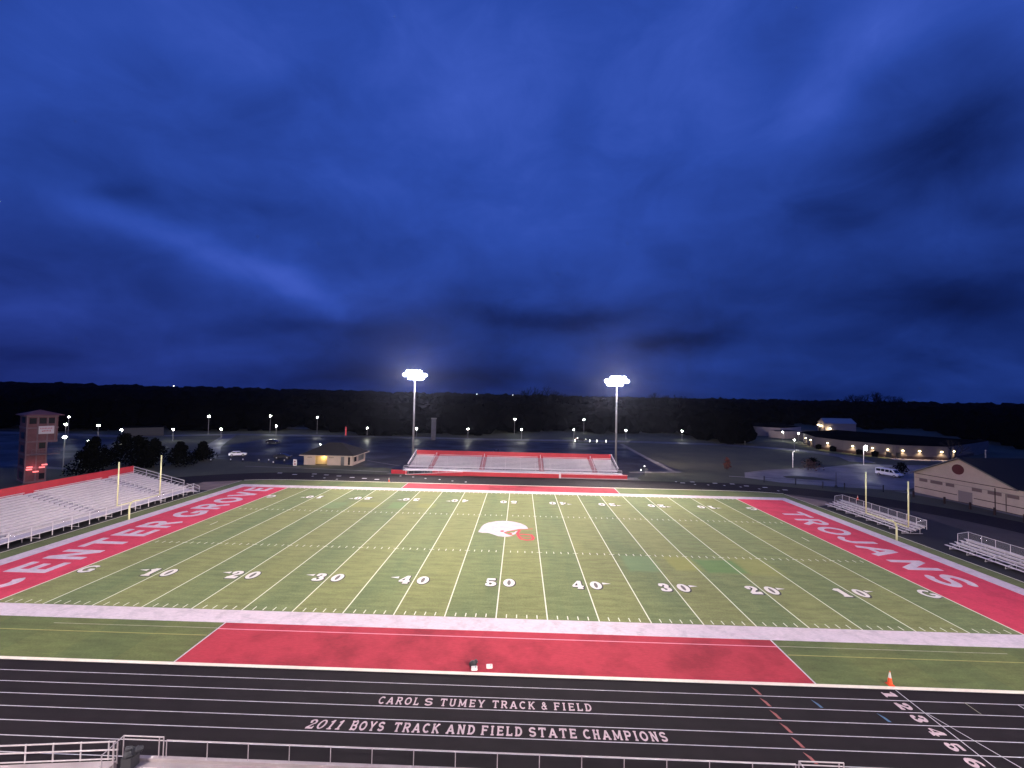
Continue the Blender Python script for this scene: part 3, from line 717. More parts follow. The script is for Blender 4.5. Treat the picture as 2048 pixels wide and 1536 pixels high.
strip(cp, [(-43,86.5),(-38,83),(-31,78.5)], .7, .03); strip(cp, [(-70,72.2),(-56,71.6),(-44,70.4),(-31,69.0)], .7, .034); strip(cp, [(-126,66),(-104,62),(-92,60)], 2, .03)
cp.poly([(x, y, .03) for x, y in ((-31.2,66.2),(-27.0,66.0),(-26.6,69.6),(-29,70.4))]); cp.poly([(x, y, .03) for x, y in ((28.4,66.1),(31.6,66.3),(31.4,69.4),(28.4,69.6))])
struct('concrete_path', cp, MT['path'])
dw = MB(); dw.poly([(x, y, .03) for x, y in ((87.2,60.6),(91.2,51.6),(91.8,38),(90.6,30),(94.2,30),(94.6,60.6))]); struct('building_apron_pavement', dw, MT['conc_dark'])
bw = MB(); bw.poly([(x, y, .03) for x, y in ((137.5,121),(136,116.8),(157,114.4),(158,118.6),(140.5,120.6))]); struct('entrance_path', bw, MT['conc'])
ks = MB(); strip(ks, [(56.8,74.5),(60.5,73.6),(66,72.3)], .5, .12); strip(ks, [(64,80.5),(74,86.3),(90,92.3)], .35, .12); struct('loop_kerb', ks, MT['conc'])

# ================================================================== FLOODLIGHT POLES
MT['lens'] = mat('lamp_lens', (.9, .9, .9), .3, emit=(1, .95, .97), estr=250)
MT['globe'] = mat('lamp_globe', (.9, .9, .9), .3, emit=(1.0, 1.0, .86), estr=70)
MT['globe_dim'] = mat('lamp_globe_dim', (.9, .9, .9), .3, emit=(1.0, .97, .86), estr=10)
MT['warm'] = mat('warm_lamp', (.9, .9, .9), .3, emit=(1.0, .80, .45), estr=14)
LC = (1.0, .875, .80)
def flood(x, y, h, aim, label, power, spot=128, reach=None):
    a = math.atan2(aim[1]-y, aim[0]-x)-math.pi/2      # turn so that +y faces the field
    t = thing('floodlight_pole', label, 'floodlight', (x, y, 0), a, 'stadium floodlight poles', local=True)
    MB().tube((0,0,0), (0,0,h+.5), .36, .15, n=12).build('pole', MT['pole'], t, smooth=True)
    MB().tube((0,0,0), (0,0,.8), .55, .5, n=12).build('base', MT['conc'], t)
    rows = ((h+.35, 4, .25 if x < 0 else -.3), (h-.5, 6, 0), (h-1.35, 4, -.3 if x < 0 else .5))
    for z, n_, sh_ in rows: MB().box(sh_-n_*.52, sh_+n_*.52, .1, .26, z-.08, z+.08).build('crossarm', MT['pole'], t)
    for z, n_, sh_ in rows:
        for i in range(n_):
            cx_ = sh_+(i-(n_-1)/2)*1.08; d = Vector((0, .82, -.57))
            c = Vector((cx_, .35, z-.02))
            hd = MB(); hd.tube(c, c+d*.45, .18, .58, n=10); hd.tube((cx_, .18, z), c, .05, n=6)
            hd_o = hd.build('lamp_housing', MT['pole'], t)
            q = c+d*.46; b_ = MB(); a1 = Vector((1, 0, 0)); a2 = d.cross(a1)
            b_.poly([tuple(q+a1*(.53*math.cos(k*math.pi/6))+a2*(.53*math.sin(k*math.pi/6))) for k in range(12)])
            b_.build('lens', MT['lens'], hd_o)
    ang = Matrix.Rotation(a, 4, 'Z')
    for k, dx in enumerate((-1.8, 1.8)):
        p = Vector((x, y, 0)) + ang @ Vector((dx, 1.0, h-.9))
        light('floodlight_beam', 'SPOT', p, power/2, LC, None, radius=.5, spot=spot, blend=.55, aim=(aim[0]+dx*7*math.cos(a), aim[1]+dx*7*math.sin(a), 0))
    if reach: light('floodlight_long_beam', 'SPOT', tuple(Vector((x, y, 0)) + ang @ Vector((0, 1.0, h-.4))), reach[2], LC, None, radius=.5, spot=reach[3], blend=.9, aim=(reach[0], reach[1], 0))
    light('floodlight_spill', 'POINT', tuple(Vector((x, y, 0)) + ang @ Vector((0, .4, h-.7))), power*1.35, (1.0, .76, .74), None, radius=.5)
    return t
flood(-27.9, 80, 26.0, (-12, 8), 'tall floodlight pole rising behind the left end of the small grandstand', 165000, spot=96)
flood(28.5, 80, 25.4, (12, 8), 'tall floodlight pole rising behind the right end of the small grandstand', 165000, spot=96)
flood(-42, -46, 30, (-20, 26), 'floodlight pole behind the home stand, left of the camera', 150000, spot=100, reach=(20, 66, 420000, 34))
flood(42, -46, 30, (16, 26), 'floodlight pole behind the home stand, right of the camera', 125000, spot=100, reach=(-40, 48, 360000, 44))

# ================================================================== VISITOR GRANDSTAND (far side)
gs = thing('grandstand', 'small far grandstand of silver benches with red back panel and red base wall', 'grandstand', (0, 66.4, 0))
NROW = 11; RY0 = 69.0; RD = .80; RZ0 = 1.10; RH = .20
X0, X1 = -26.3, 26.6
AISLES = (-20.6, -7.6, 7.5, 20.9)
MB().box(X0-.6, X1+.8, 66.5, RY0, .95, RZ0-.02).build('walkway', MT['alum_dull'], gs)
for i in range(NROW):
    y = RY0+i*RD; z = RZ0+i*RH; xl = X0-.08*0; xr = X1
    MB().box(xl, xr, y, y+RD-.02, z-.05, z).build('footboard', MT['foot'], gs)
    sb = MB(); e0 = X0
    for a_ in AISLES + (X1+.70,):
        sb.box(e0, a_-.70, y+.30, y+.64, z+.36, z+.42); e0 = a_+.70
    sb.build('bench', MT['alum'], gs)
yb = RY0+NROW*RD; zb = RZ0+NROW*RH
MB().box(X0, X1, yb, yb+.06, zb-.1, zb+1.3).build('back_panel', MT['red_panel'], gs)
for a_ in AISLES:
    st_ = MB()
    for i in range(NROW): st_.box(a_-.68, a_+.68, RY0+i*RD, RY0+(i+1)*RD-.02, RZ0+i*RH+.003, RZ0+i*RH+.03); st_.box(a_-.55, a_+.55, RY0+i*RD+.4, RY0+(i+1)*RD-.02, RZ0+i*RH+.03, RZ0+i*RH+.13)
    st_.build('aisle', MT['red_aisle'], gs)
    hr = MB(); hr.path([(a_, RY0+.8, RZ0+.2), (a_, RY0+.8, RZ0+1.1), (a_, yb-.8, zb+.85), (a_, yb-.8, zb-.1)], .045); hr.build('handrail', MT['alum'], gs)
gr = MB(); gr.path([(X0-.4, 66.6, 2.10), (X1+.4, 66.6, 2.10)], .05); gr.path([(X0-.4, 66.6, 1.6), (X1+.4, 66.6, 1.6)], .025)
gr.build('guard_rail', MT['alum'], gs)
for i in range(23): MB().tube((X0-.4+i*(X1-X0+.8)/22, 66.6, 1.08), (X0-.4+i*(X1-X0+.8)/22, 66.6, 2.1), .03).build('rail_post', MT['alum_dull'], gs)
for s_, xe in ((-1, X0-.12), (1, X1+.12)):
    er = MB(); er.path([(xe, RY0+.3, RZ0+1.1), (xe, yb, zb+1.3)], .13); er.path([(xe, RY0+.3, RZ0+.55), (xe, yb, zb+.6)], .03); er.build('end_rail', MT['alum'], gs)
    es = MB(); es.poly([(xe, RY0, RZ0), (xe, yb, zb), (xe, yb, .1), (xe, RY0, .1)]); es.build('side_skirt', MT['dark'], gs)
wl = MB(); wl.prism([(-19.5, 66.25), (11.6, 66.25), (11.6, 66.45), (-19.5, 66.45)], .03, 1.05)
wl.build('base_wall', MT['red_panel'], gs)
w2 = MB(); w2.box(12.1, 28.2, 66.15, 66.35, .25, 1.22); w2.build('base_wall', MT['red_panel'], gs)
MB().box(12.1, 28.4, 66.05, 66.45, .03, .25).build('footing', MT['conc'], gs)
MB().box(11.62, 12.08, 66.1, 66.5, .03, 1.35).build('wall_post', MT['alum'], gs)
w3 = MB(); w3.box(-29.9, -26.0, 66.9, 67.1, .05, 1.0); w3.box(-30.0, -25.9, 66.85, 66.9, .0, .06); w3.build('base_wall', MT['red_panel'], gs)
rp_ = MB(); rp_.poly([(-26.0, 65.95, .06), (-12, 65.95, .96), (-12, 66.2, .96), (-26.0, 66.2, .06)]); rp_.poly([(-26.0, 65.95, .0), (-26, 65.95, .06), (-12, 65.95, .96), (-12, 65.95, .0)])
rp_.build('ramp', MT['red_panel'], gs)
rr_ = MB(); rr_.path([(-26.2, 66.0, .95), (-12, 66.0, 1.98), (-11, 66.0, 1.98)], .05); rr_.path([(-26.2, 66.0, .12), (-12, 66.0, 1.05)], .06)
for i in range(8): x = -26+i*2; z = .06+(x+26)/14*.9; rr_.tube((x, 66.0, z), (x, 66.0, z+.95), .03)
rr_.build('ramp_rail', MT['alum'], gs)
tr_ = MB(); tr_.box(-19.5, 28.3, 66.12, 66.5, 1.06, 1.15); tr_.build('deck_edge', MT['alum'], gs)
sup = MB()
for i in range(14):
    x = X0+.5+i*(X1-X0-1)/13
    for y in (67.5, 71, 74.5, yb-.2):
        zz = .95 if y < RY0 else RZ0+(y-RY0)/RD*RH-.08
        sup.tube((x, y, 0), (x, y, zz), .05, n=5)
sup.build('understructure', MT['alum_dull'], gs)

# ================================================================== END-ZONE STAND (left)
ls = thing('bleachers', 'long silver end-zone bleachers with red back wall, beyond the left goalpost', 'bleachers', (-61, 24, 0))
LY0, LY1 = 3.0, 42.8; LN = 14; LX0 = -61.6; LD = .80; LZ0 = .78; LH = .195
MB().box(LX0, -60.1, LY0, 41.9, LZ0-.1, LZ0).build('walkway', MT['alum'], ls)
LAIS = (13.5, 25.2, 37.0)
for i in range(LN):
    x = LX0-i*LD; z = LZ0+i*LH
    MB().box(x-LD+.14, x, LY0, LY1, z-.04, z).build('footboard', MT['alum_dull'], ls)
    sb = MB(); e0 = LY0
    for a_ in LAIS + (LY1+.7,):
        sb.box(x-.68, x-.38, e0, a_-.7, z+.36, z+.42); sb.box(x-.70, x-.67, e0, a_-.7, z-.02, z+.2); e0 = a_+.7
    sb.build('bench', MT['alum'], ls)
for a_ in LAIS:
    st_ = MB()
    for i in range(LN): x = LX0-i*LD; z = LZ0+i*LH; st_.box(x-LD+.02, x-.42, a_-.5, a_+.5, z+.002, z+.12)
    st_.build('aisle_steps', MT['alum'], ls)
    hr = MB(); 
    for i in range(1, LN-1, 2):
        x = LX0-i*LD; z = LZ0+i*LH; hr.path([(x, a_, z), (x, a_, z+.75), (x-LD, a_, z+LH+.75), (x-LD, a_, z+LH)], .035)
    hr.build('handrail', MT['alum'], ls)
xb = LX0-LN*LD; zb2 = LZ0+LN*LH
MB().box(xb-.07, xb, LY0, LY1, zb2-.15, zb2+1.32).build('back_panel', MT['red_panel'], ls)
er = MB()
for dz_ in (1.15, .6): er.path([(xb, LY1+.05, zb2+dz_), (LX0-1.2, LY1+.05, LZ0+.3+dz_)], .045)
for i in range(5): q = i/4; x = xb+(LX0-1.2-xb)*q; z = zb2+(LZ0+.3-zb2)*q; er.tube((x, LY1+.05, z), (x, LY1+.05, z+1.15), .035)
er.build('end_rail', MT['alum'], ls)
fr_ = MB()
for z in (1.86, 1.34): fr_.path([(-60.12, LY0, z), (-60.12, 41.85, z)], .045)
fr_.build('guard_rail', MT['alum'], ls)
mesh_m = mat('chain_mesh', (.5, .48, .5), .5, .3)
b_ = mesh_m.node_tree.nodes['Principled BSDF']; b_.inputs['Alpha'].default_value = .16
cl = MB(); cl.poly([(-60.14, LY0, .8), (-60.14, 41.85, .8), (-60.14, 41.85, 1.84), (-60.14, LY0, 1.84)]); cl.build('rail_mesh', mesh_m, ls)
for i in range(17):
    y = 41.85-i*2.43; MB().tube((-60.12, y, .02), (-60.12, y, 1.86), .045).build('post', MT['alum'], ls)
for i in range(8):
    y = 40.6-i*4.86; xb_ = MB()
    xb_.tube((-60.3, y, .06), (-60.3, y-1.7, .62), .035); xb_.tube((-60.3, y-.1, .02), (-60.3, y-.1, .70), .035); xb_.tube((-60.6, y-1.8, .02), (-60.6, y-1.8, .7), .035)
    xb_.build('brace', MT['alum_dull'], ls)
sup = MB()
for i in range(17):
    y = 41.6-i*2.43
    for k in (1, 5, 9, 13): x = LX0-k*LD; sup.tube((x, y, 0), (x, y, LZ0+k*LH-.08), .045, n=5)
    sup.tube((LX0, y, .3), (xb, y, .3), .03, n=5)
sup.build('understructure', MT['alum_dull'], ls)
stp = MB()
for i in range(4): stp.box(-61.4, -60.2, 41.9+i*.34, 41.9+(i+1)*.34-.02, .64-i*.19, .68-i*.19)
for x in (-60.12, -61.45): stp.path([(x, 41.85, 1.86), (x, 43.3, 1.12), (x, 43.3, .02)], .04); stp.path([(x, 41.9, 1.35), (x, 43.3, .6)], .03)
stp.box(-61.5, -61.42, 41.9, 43.3, .1, .5)
stp.build('steps', MT['alum'], ls)
MB().box(-61.0, -60.9, 24.2, 26.4, .35, .62).build('equipment_panel', MT['white'], ls)

# ================================================================== PORTABLE BLEACHERS (right)
def mk_bleacher(label, loc):
    t = thing('portable_bleachers', label, 'bleachers', loc, 0, 'portable bleachers at the right end of the field', local=True)
    L_ = 16.8; h_ = L_/2
    for i in range(5):
        x = .1+i*.66; z = .42+i*.22
        MB().box(x, x+.33, -h_, h_, z, z+.05).build('bench', MT['alum'], t)
        if i > 1: MB().box(x+.30, x+.33, -h_, h_, z-.27, z-.002).build('riser', MT['alum'], t)
        if i: MB().box(x-(.36 if i > 1 else .30), x-.03, -h_, h_, z-.32, z-.27).build('footboard', MT['alum'], t)
    rp = MB()
    for z in (2.28, 1.32): rp.path([(3.35, -h_, z), (3.35, h_, z)], .028)
    for y in (-h_, h_):
        rp.path([(3.35, y, 2.28), (1.9, y, 2.0), (1.9, y, .9)], .028)
    rp.build('guard_rail', MT['alum'], t)
    for i in range(11): y = -h_+i*L_/10; MB().tube((3.35, y, .9), (3.35, y, 2.28), .028).build('post', MT['alum'], t)
    cm = MB(); cm.poly([(3.37, -h_, 1.3), (3.37, h_, 1.3), (3.37, h_, 2.26), (3.37, -h_, 2.26)])
    for y in (-h_-.01, h_+.01): cm.poly([(1.9, y, 1.1), (3.35, y, 1.3), (3.35, y, 2.26), (1.9, y, 2.0)])
    cm.build('rail_mesh', mesh_m, t)
    for i in range(8):
        y = -h_+.6+i*(L_-1.2)/7; fr = MB()
        fr.tube((.15, y, .08), (3.3, y, .08), .04, n=6); fr.tube((.2, y, .3), (3.0, y, 1.25), .04, n=6)
        for x, z in ((.2, .40), (1.5, .8), (2.9, 1.3)): fr.tube((x, y, .02), (x, y, z), .035, n=6)
        fr.tube((.3, y, .1), (2.9, y, 1.2), .025, n=6)
        fr.build('frame', MT['alum_dull'], t)
    return t
pb = mk_bleacher('low five-row silver bleachers beside the right goalpost', (60.4, 36.3, 0))
dup(pb, loc=(60.9, 14.0, 0), label='low five-row silver bleachers cut off by the right edge, nearer than the goalpost')

# ================================================================== GOALPOSTS
def goalpost(sx, label):
    t = thing('goalpost', label, 'goalpost', (sx*56.75, 25.0, 0), 0, 'yellow football goalposts', local=True)
    i_ = -sx
    MB().tube((0,0,0), (0,0,2.05), .12, n=12).path([(0,0,2.0), (i_*.25,0,2.55), (i_*.7,0,2.9), (i_*1.45,0,2.98)], .10, n=10).build('support_post', MT['yellow_post'], t, smooth=True)
    MB().tube((i_*1.5, -3.62, 3.0), (i_*1.5, 3.62, 3.0), .06, n=10).build('crossbar', MT['yellow_post'], t, smooth=True)
    for s_ in (-3.56, 3.56): MB().tube((i_*1.5, s_, 2.95), (i_*1.5, s_, 9.2), .085, n=10).build('upright', MT['yellow_post'], t, smooth=True)
goalpost(-1, 'yellow goalpost in front of the long end-zone bleachers')
goalpost(1, 'yellow goalpost in front of the low portable bleachers')

# ================================================================== HOME STAND FRONT (near edge)
hs = thing('home_stand', 'pinkish concrete front of the home stand with low deck and bench ends', 'grandstand', (0, -19, 0))
MB().box(-16.6, 40, -21, -17.3, 0, 1.55).build('deck', MT['conc'], hs)
MB().box(-16.6, 40, -17.3, -17.12, 0, 1.70).build('deck_edge', MT['conc'], hs)
for i in range(12):
    y = -21-i*1.3; MB().box(-40, 40, y-1.3, y, 0, 1.7+i*.7).build('terrace_step', MT['conc'], hs)
for a_ in (-15.1, -13.0): 
    MB().box(a_-.3, a_+.35, -18.55, -18.25, 2.05, 2.11).build('bench', MT['alum'], hs)
    MB().box(a_-.05, a_+.02, -18.45, -18.35, 1.55, 2.05).build('bench_leg', MT['alum_dull'], hs)
fn = thing('deck_railing', 'long grey pipe railing along the front of the home stand', 'railing', (0, -17.2, 1.6))
rl = MB(); rl.path([(-15.2, -17.2, 2.52), (15.2, -17.2, 2.52)], .024); rl.build('top_rail', MT['rail_grey'], fn)
for i in range(16): x = -15.2+i*30.4/15; MB().tube((x, -17.2, 1.5), (x, -17.2, 2.52), .02).build('post', MT['rail_grey'], fn)
for x0, x1, lb in ((-17.35, -15.35, 'raised gate frame of grey pipe at the bin end of the front railing'), (15.35, 17.45, 'raised gate frame of grey pipe at the right end of the front railing')):
    gt = thing('gate_frame', lb, 'railing', (x0, -17.2, 1.5))
    q = MB(); q.path([(x0, -17.2, 2.66), (x1, -17.2, 2.66)], .027); q.path([(x0, -17.2, 2.66), (x0, -18.3, 2.62)], .027)
    q.path([(x0+.05, -17.2, 2.50), (x1, -17.2, 2.50)], .02); q.build('top_rail', MT['rail_grey'], gt)
    for x, y in ((x0, -17.2), (x1, -17.2), (x1-.22, -17.2), (x0, -18.3), (x0, -17.7)): MB().tube((x, y, 1.5), (x, y, 2.66), .024).build('post', MT['rail_grey'], gt)
rm = thing('access_ramp', 'sloping concrete ramp with grey handrails at the lower left', 'ramp', (-21, -18, 0))
sl_ = lambda x: 1.50-(-17.8-x)*.075
rr_ = MB(); k = len(rr_.v)
rr_.prism([(-34, -17.25), (-34, -19.4), (-17.6, -19.4), (-17.6, -17.25)], 0, 1.0)
for j, v in enumerate(rr_.v):
    if v[2] == 1.0: rr_.v[j] = (v[0], v[1], sl_(v[0])-.02)
rr_.build('ramp_deck', MT['conc'], rm)
q = MB(); q.path([(-34, -17.2, sl_(-34)+.88), (-17.75, -17.2, sl_(-17.75)+.86)], .035); q.path([(-34, -17.2, sl_(-34)+.06), (-17.75, -17.2, sl_(-17.75)+.04)], .03)
q.build('top_rail', MT['rail_grey'], rm)
q = MB(); q.path([(-34, -17.32, sl_(-34)+.62), (-17.5, -17.32, sl_(-17.5)+.56)], .035); q.build('handrail', MT['rail_grey'], rm)
for i in range(12): x = -18.08-i*1.39; MB().tube((x, -17.2, sl_(x)), (x, -17.2, sl_(x)+.9), .03).build('post', MT['alum_dull'], rm)
for x in (-17.75, -17.55): MB().tube((x, -17.3, 1.4), (x, -17.3, 2.4), .03).build('end_post', MT['rail_grey'], rm)
bn = thing('trash_can', 'dark wheeled trash can with a stuffed bag at the railing corner', 'trash can', (-16.75, -17.62, 1.45))
MB().prism([(-16.86,-17.84),(-16.38,-17.84),(-16.34,-17.4),(-16.9,-17.4)], 1.56, 2.1).build('body', mat('bin_grey', (.05,.05,.055), .5), bn)
q = MB(); q.ball((-16.62, -17.6, 2.18), .28, 9, 6, (1, 1, .75)); q.ball((-16.7, -17.62, 2.38), .17, 8, 5, (1.1, .9, .8)); q.ball((-16.3, -17.5, 2.32), .16, 8, 5, (1.5, .8, .7))
for j, v in enumerate(q.v): q.v[j] = (v[0]+.03*math.sin(v[2]*31+v[0]*17), v[1]+.03*math.sin(v[0]*29), v[2]+.02*math.sin(v[1]*23))
q.build('bag', mat('bag_plastic', (.035,.035,.04), .75), bn, smooth=False)

# ================================================================== SMALL THINGS ON THE FIELD
def cone(loc, h, label):
    t = thing('traffic_cone', label, 'traffic cone', loc, 0, 'orange traffic cones', local=True)
    MB().prism([(-.19,-.19),(.19,-.19),(.19,.19),(-.19,.19)], 0, .04).build('base', MT['orange'], t)
    MB().tube((0,0,.04), (0,0,h*.52), .16, .095, n=16, cap=False).build('cone', MT['orange'], t, smooth=True)
    MB().tube((0,0,h*.93), (0,0,h), .035, .028, n=16).build('tip', MT['orange'], t, smooth=True)
    MB().tube((0,0,h*.52), (0,0,h*.93), .095, .035, n=16, cap=False).build('reflective_collar', MT['white'], t, smooth=True)
    return t
cone((28.14, -7.22, .03), .92, 'orange cone with white top on the near turf by the lane numbers')
cone((-27.4, 57.1, .05), .92, 'orange cone on the far edge of the turf, left of the grandstand')
cone((71.4, 50.8, .02), .92, 'orange cone behind the portable bleachers at the right')
def lidbox(x, y, label):
    t = thing('cover_box', label, 'box', (x, y, .03), R(6), 'white boxes on the red team area', local=True)
    q = MB(); q.prism([(-.22,-.12),(-.17,-.16),(.17,-.16),(.22,-.12),(.22,.12),(.17,.16),(-.17,.16),(-.22,.12)], 0, .14); q.build('body', MT['white'], t)
    q = MB(); q.tube((.10, 0, .14), (.10, 0, .17), .04, n=8); q.build('latch', MT['dark'], t)
lidbox(-1.15, -7.1, 'white box on the red turf with a black bag against it')
lidbox(-.08, -6.82, 'white box standing alone on the red turf, right of the black bag')
q = MB(); q.ball((-1.28, -6.72, .16), .26, 10, 6, (1.1, .8, .95)); q.ball((-1.1, -6.62, .28), .15, 8, 5)
for j, v in enumerate(q.v): q.v[j] = (v[0]+.03*math.sin(v[2]*25+v[0]*19), v[1]+.03*math.sin(v[0]*27), max(.032, v[2]))
tag(q.build('bag', MT['black_plastic']), 'small black bag slumped behind a white box on the red turf', 'bag')

# ================================================================== BUILDINGS
# far-left ticket / concession building with hip roof
cb = thing('concession_building', 'pale low building with dark hip roof and one lit yellow doorway', 'building', (-50, 81, 0))
bx0, bx1, by0, by1, bh = -57.0, -43.6, 76.9, 86.2, 2.75
wl = MB()
def wall_open(mb, x0, x1, y, z0, z1, ops, th=.2):
    """front wall facing -y with openings (x0,x1,z0,z1)"""
    xs = sorted({x0, x1} | {o[0] for o in ops} | {o[1] for o in ops}); 
    for a, b in zip(xs, xs[1:]):
        cut = sorted([(o[2], o[3]) for o in ops if o[0] <= a+1e-6 and o[1] >= b-1e-6]); z = z0
        for c0, c1 in cut:
            if c0 > z: mb.box(a, b, y, y+th, z, c0)
            z = c1
        if z < z1: mb.box(a, b, y, y+th, z, z1)
wall_open(wl, bx0, bx1, by0, 0, bh, [(-53.9, -50.6, .0, 2.5), (-46.9, -45.9, 0, 2.4), (-44.9, -44.3, 0.2, 2.3)])
wl.box(bx0, bx0+.2, by0+.2, by1, 0, bh); wl.box(bx1-.2, bx1, by0+.2, by1, 0, bh); wl.box(bx0+.2, bx1-.2, by1-.2, by1, 0, bh)
wl.build('wall', MT['cream'], cb)
q = MB(); e = .9; zr = 5.7
A_, B_, C_, D_ = (bx0-e, by0-e, bh), (bx1+e, by0-e, bh), (bx1+e, by1+e, bh), (bx0-e, by1+e, bh); E_, F_ = (-52.2, 81.5, zr), (-48.6, 81.5, zr)
for p in ((A_, B_, F_, E_), (B_, C_, F_), (C_, D_, E_, F_), (D_, A_, E_)): q.poly(p)
q.poly([(p[0], p[1], bh-.02) for p in (A_, D_, C_, B_)])
q.build('roof', MT['roof_dark'], cb)
q = MB(); q.box(bx0-e, bx1+e, by0-e-.04, by0-e, bh-.18, bh+.02); q.box(bx1+e, bx1+e+.04, by0-e, by1+e, bh-.18, bh+.02); q.build('fascia', MT['cream'], cb)
q = MB(); q.box(-56.8, -43.8, by0-.012, by0-.002, 1.12, 1.2); q.build('trim_band', MT['brown_trim'], cb) if False else None
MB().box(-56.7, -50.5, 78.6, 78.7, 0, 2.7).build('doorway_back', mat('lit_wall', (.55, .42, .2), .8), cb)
MB().box(-46.85, -45.95, by0+.06, by0+.1, 0, 2.36).build('door', MT['conc_dark'], cb)
MB().box(-44.85, -44.35, by0+.06, by0+.1, .2, 2.28).build('window', MT['glass'], cb)
MB().box(bx1+.004, bx1+.03, 78, 79.6, .9, 2.2).build('window', MT['glass'], cb)
MB().box(bx1+.004, bx1+.03, 81, 85, .7, 2.3).build('shutter', MT['conc_dark'], cb)
sg = MB()
for i, c in enumerate('RESTROOM'): pass
for x0, n_ in ((-56.0, 5), (-50.1, 6)):
    for i in range(n_): sg.box(x0+i*.24, x0+i*.24+.15, by0-.03, by0-.004, 1.98, 2.16)
sg.build('sign_letters', MT['dark'], cb)
q = MB(); q.box(-52.6, -51.9, 77.9, 78.2, 2.36, 2.42); q.build('ceiling_lamp', MT['warm'], cb)
light('doorway_lamp', 'POINT', (-52.2, 78.1, 2.15), 170, (1, .66, .25), cb, radius=.15)
# small white board in front of it
sb_ = thing('notice_board', 'small white board with red marks standing left of the pale hip-roofed building', 'sign', (-57.9, 74.0, 0))
MB().box(-58.35, -57.4, 73.95, 74.05, .15, 1.85).build('board', MT['white'], sb_)
MB().box(-58.1, -57.65, 73.93, 73.948, .45, .75).box(-58.12, -57.7, 73.93, 73.948, 1.1, 1.35).build('markings', MT['red_turf_side'], sb_)
MB().box(-58.3, -58.2, 74.052, 74.12, 0, 1.8).box(-57.55, -57.45, 74.052, 74.12, 0, 1.8).build('post', MT['dark'], sb_)

# gabled building on the right with a round maroon disc
gb = thing('field_house', 'tan gabled field house with a round maroon disc under its gable', 'building', (93, 50, 0))
GX = 91.6
def gp(y): return GX + (60.4-y)*.11        # the front wall line
def gq(y, z, d=0.0): return (gp(y)-d, y, z)
ya, yb_, yc, yd = 60.4, 51.3, 42.0, 34.0
q = MB(); q.poly([gq(ya, 0), gq(yc, 0), gq(yc, 4.55), gq(yb_, 8.9), gq(ya, 4.5)])
q.poly([gq(yc, 0), gq(yd, 0), gq(yd, 4.45), gq(yc, 4.45)])
q.poly([gq(ya, 0), gq(ya, 4.5), (GX+34, 64.2, 4.5), (GX+34, 64.2, 0)])
q.build('wall', MT['cream'], gb)
q = MB()
def rq(y, z, o): return (gp(y)-.55+o, y+o*.11, z)
q.poly([rq(ya+.5, 4.35, 0), rq(yb_, 9.05, 0), rq(yb_, 9.05, 34), rq(ya+.5, 4.35, 34)]); q.poly([rq(yb_, 9.05, 0), rq(yc-.4, 4.5, 0), rq(yc-.4, 4.5, 34), rq(yb_, 9.05, 34)])
q.poly([gq(yc, 4.48, .3), gq(yd, 4.48, .3), (GX+34, yd, 4.6), (GX+34, yc, 4.6)])
q.build('roof', MT['roof_dark'], gb)
q = MB(); 
for a, b in (((ya+.5, 4.2), (yb_, 8.92)), ((yb_, 8.92), (yc-.4, 4.36))):
    q.poly([(gp(a[0])-.57, a[0], a[1]-.05), (gp(b[0])-.57, b[0], b[1]-.05), (gp(b[0])-.57, b[0], b[1]+.2), (gp(a[0])-.57, a[0], a[1]+.2)])
q.build('barge_board', MT['conc_dark'], gb)
q = MB(); q.poly([gq(51.7+1.12*math.cos(t), 6.6+1.05*math.sin(t), .03) for t in [i*math.pi/14 for i in range(28)]]); q.build('round_disc', MT['maroon'], gb)
def bandq(mb, y0, y1, z0, z1, d): mb.poly([gq(y0, z0, d), gq(y1, z0, d), gq(y1, z1, d), gq(y0, z1, d)])
q = MB(); bandq(q, 60.3, 42.0, 4.28, 4.42, .015); bandq(q, 60.3, 51.9, 1.25, 1.40, .015); bandq(q, 49.0, yd, 1.25, 1.40, .015); q.build('trim_band', MT['brown_trim'], gb)
for y0, y1 in ((59.3, 57.6), (57.0, 54.6), (54.0, 52.4), (49.3, 47.6), (46.7, 44.5), (43.7, 41.9)):
    q = MB(); bandq(q, y0, y1, 2.75, 3.4, .02); q.build('window', mat('boarded_window', (.17, .11, .10), .8), gb)
q = MB(); bandq(q, 60.3, yd, 3.42, 3.48, .017); q.build('string_course', MT['conc_dark'], gb)
q = MB(); bandq(q, 51.7, 49.2, 0.0, 2.35, .02); q.build('garage_door', mat('tan_door', (.24, .19, .18), .7), gb)
q = MB(); bandq(q, 45.6, 45.4, .1, 4.1, .04); bandq(q, 43.9, 43.75, .1, 3.4, .04); q.build('downpipe', MT['brown_trim'], gb)
q = MB(); bandq(q, 40.4, 39.4, 0, 2.1, .02); q.build('door', MT['brown_trim'], gb)
rf = thing('rail_fence', 'low dark red rail fence in front of the gabled tan building', 'fence', (86, 46, 0))
pts_ = [(86.4, 54.9), (87.6, 49.5), (88.2, 45.2), (88.6, 41.4), (88.8, 37.0)]
q = MB(); q.path([(x, y, 1.0) for x, y in pts_[1:]], .06, n=5); q.build('rail', MT['brown_trim'], rf)
for x, y in pts_: MB().box(x-.12, x+.12, y-.12, y+.12, 0, 1.35).build('post', MT['brown_trim'], rf)

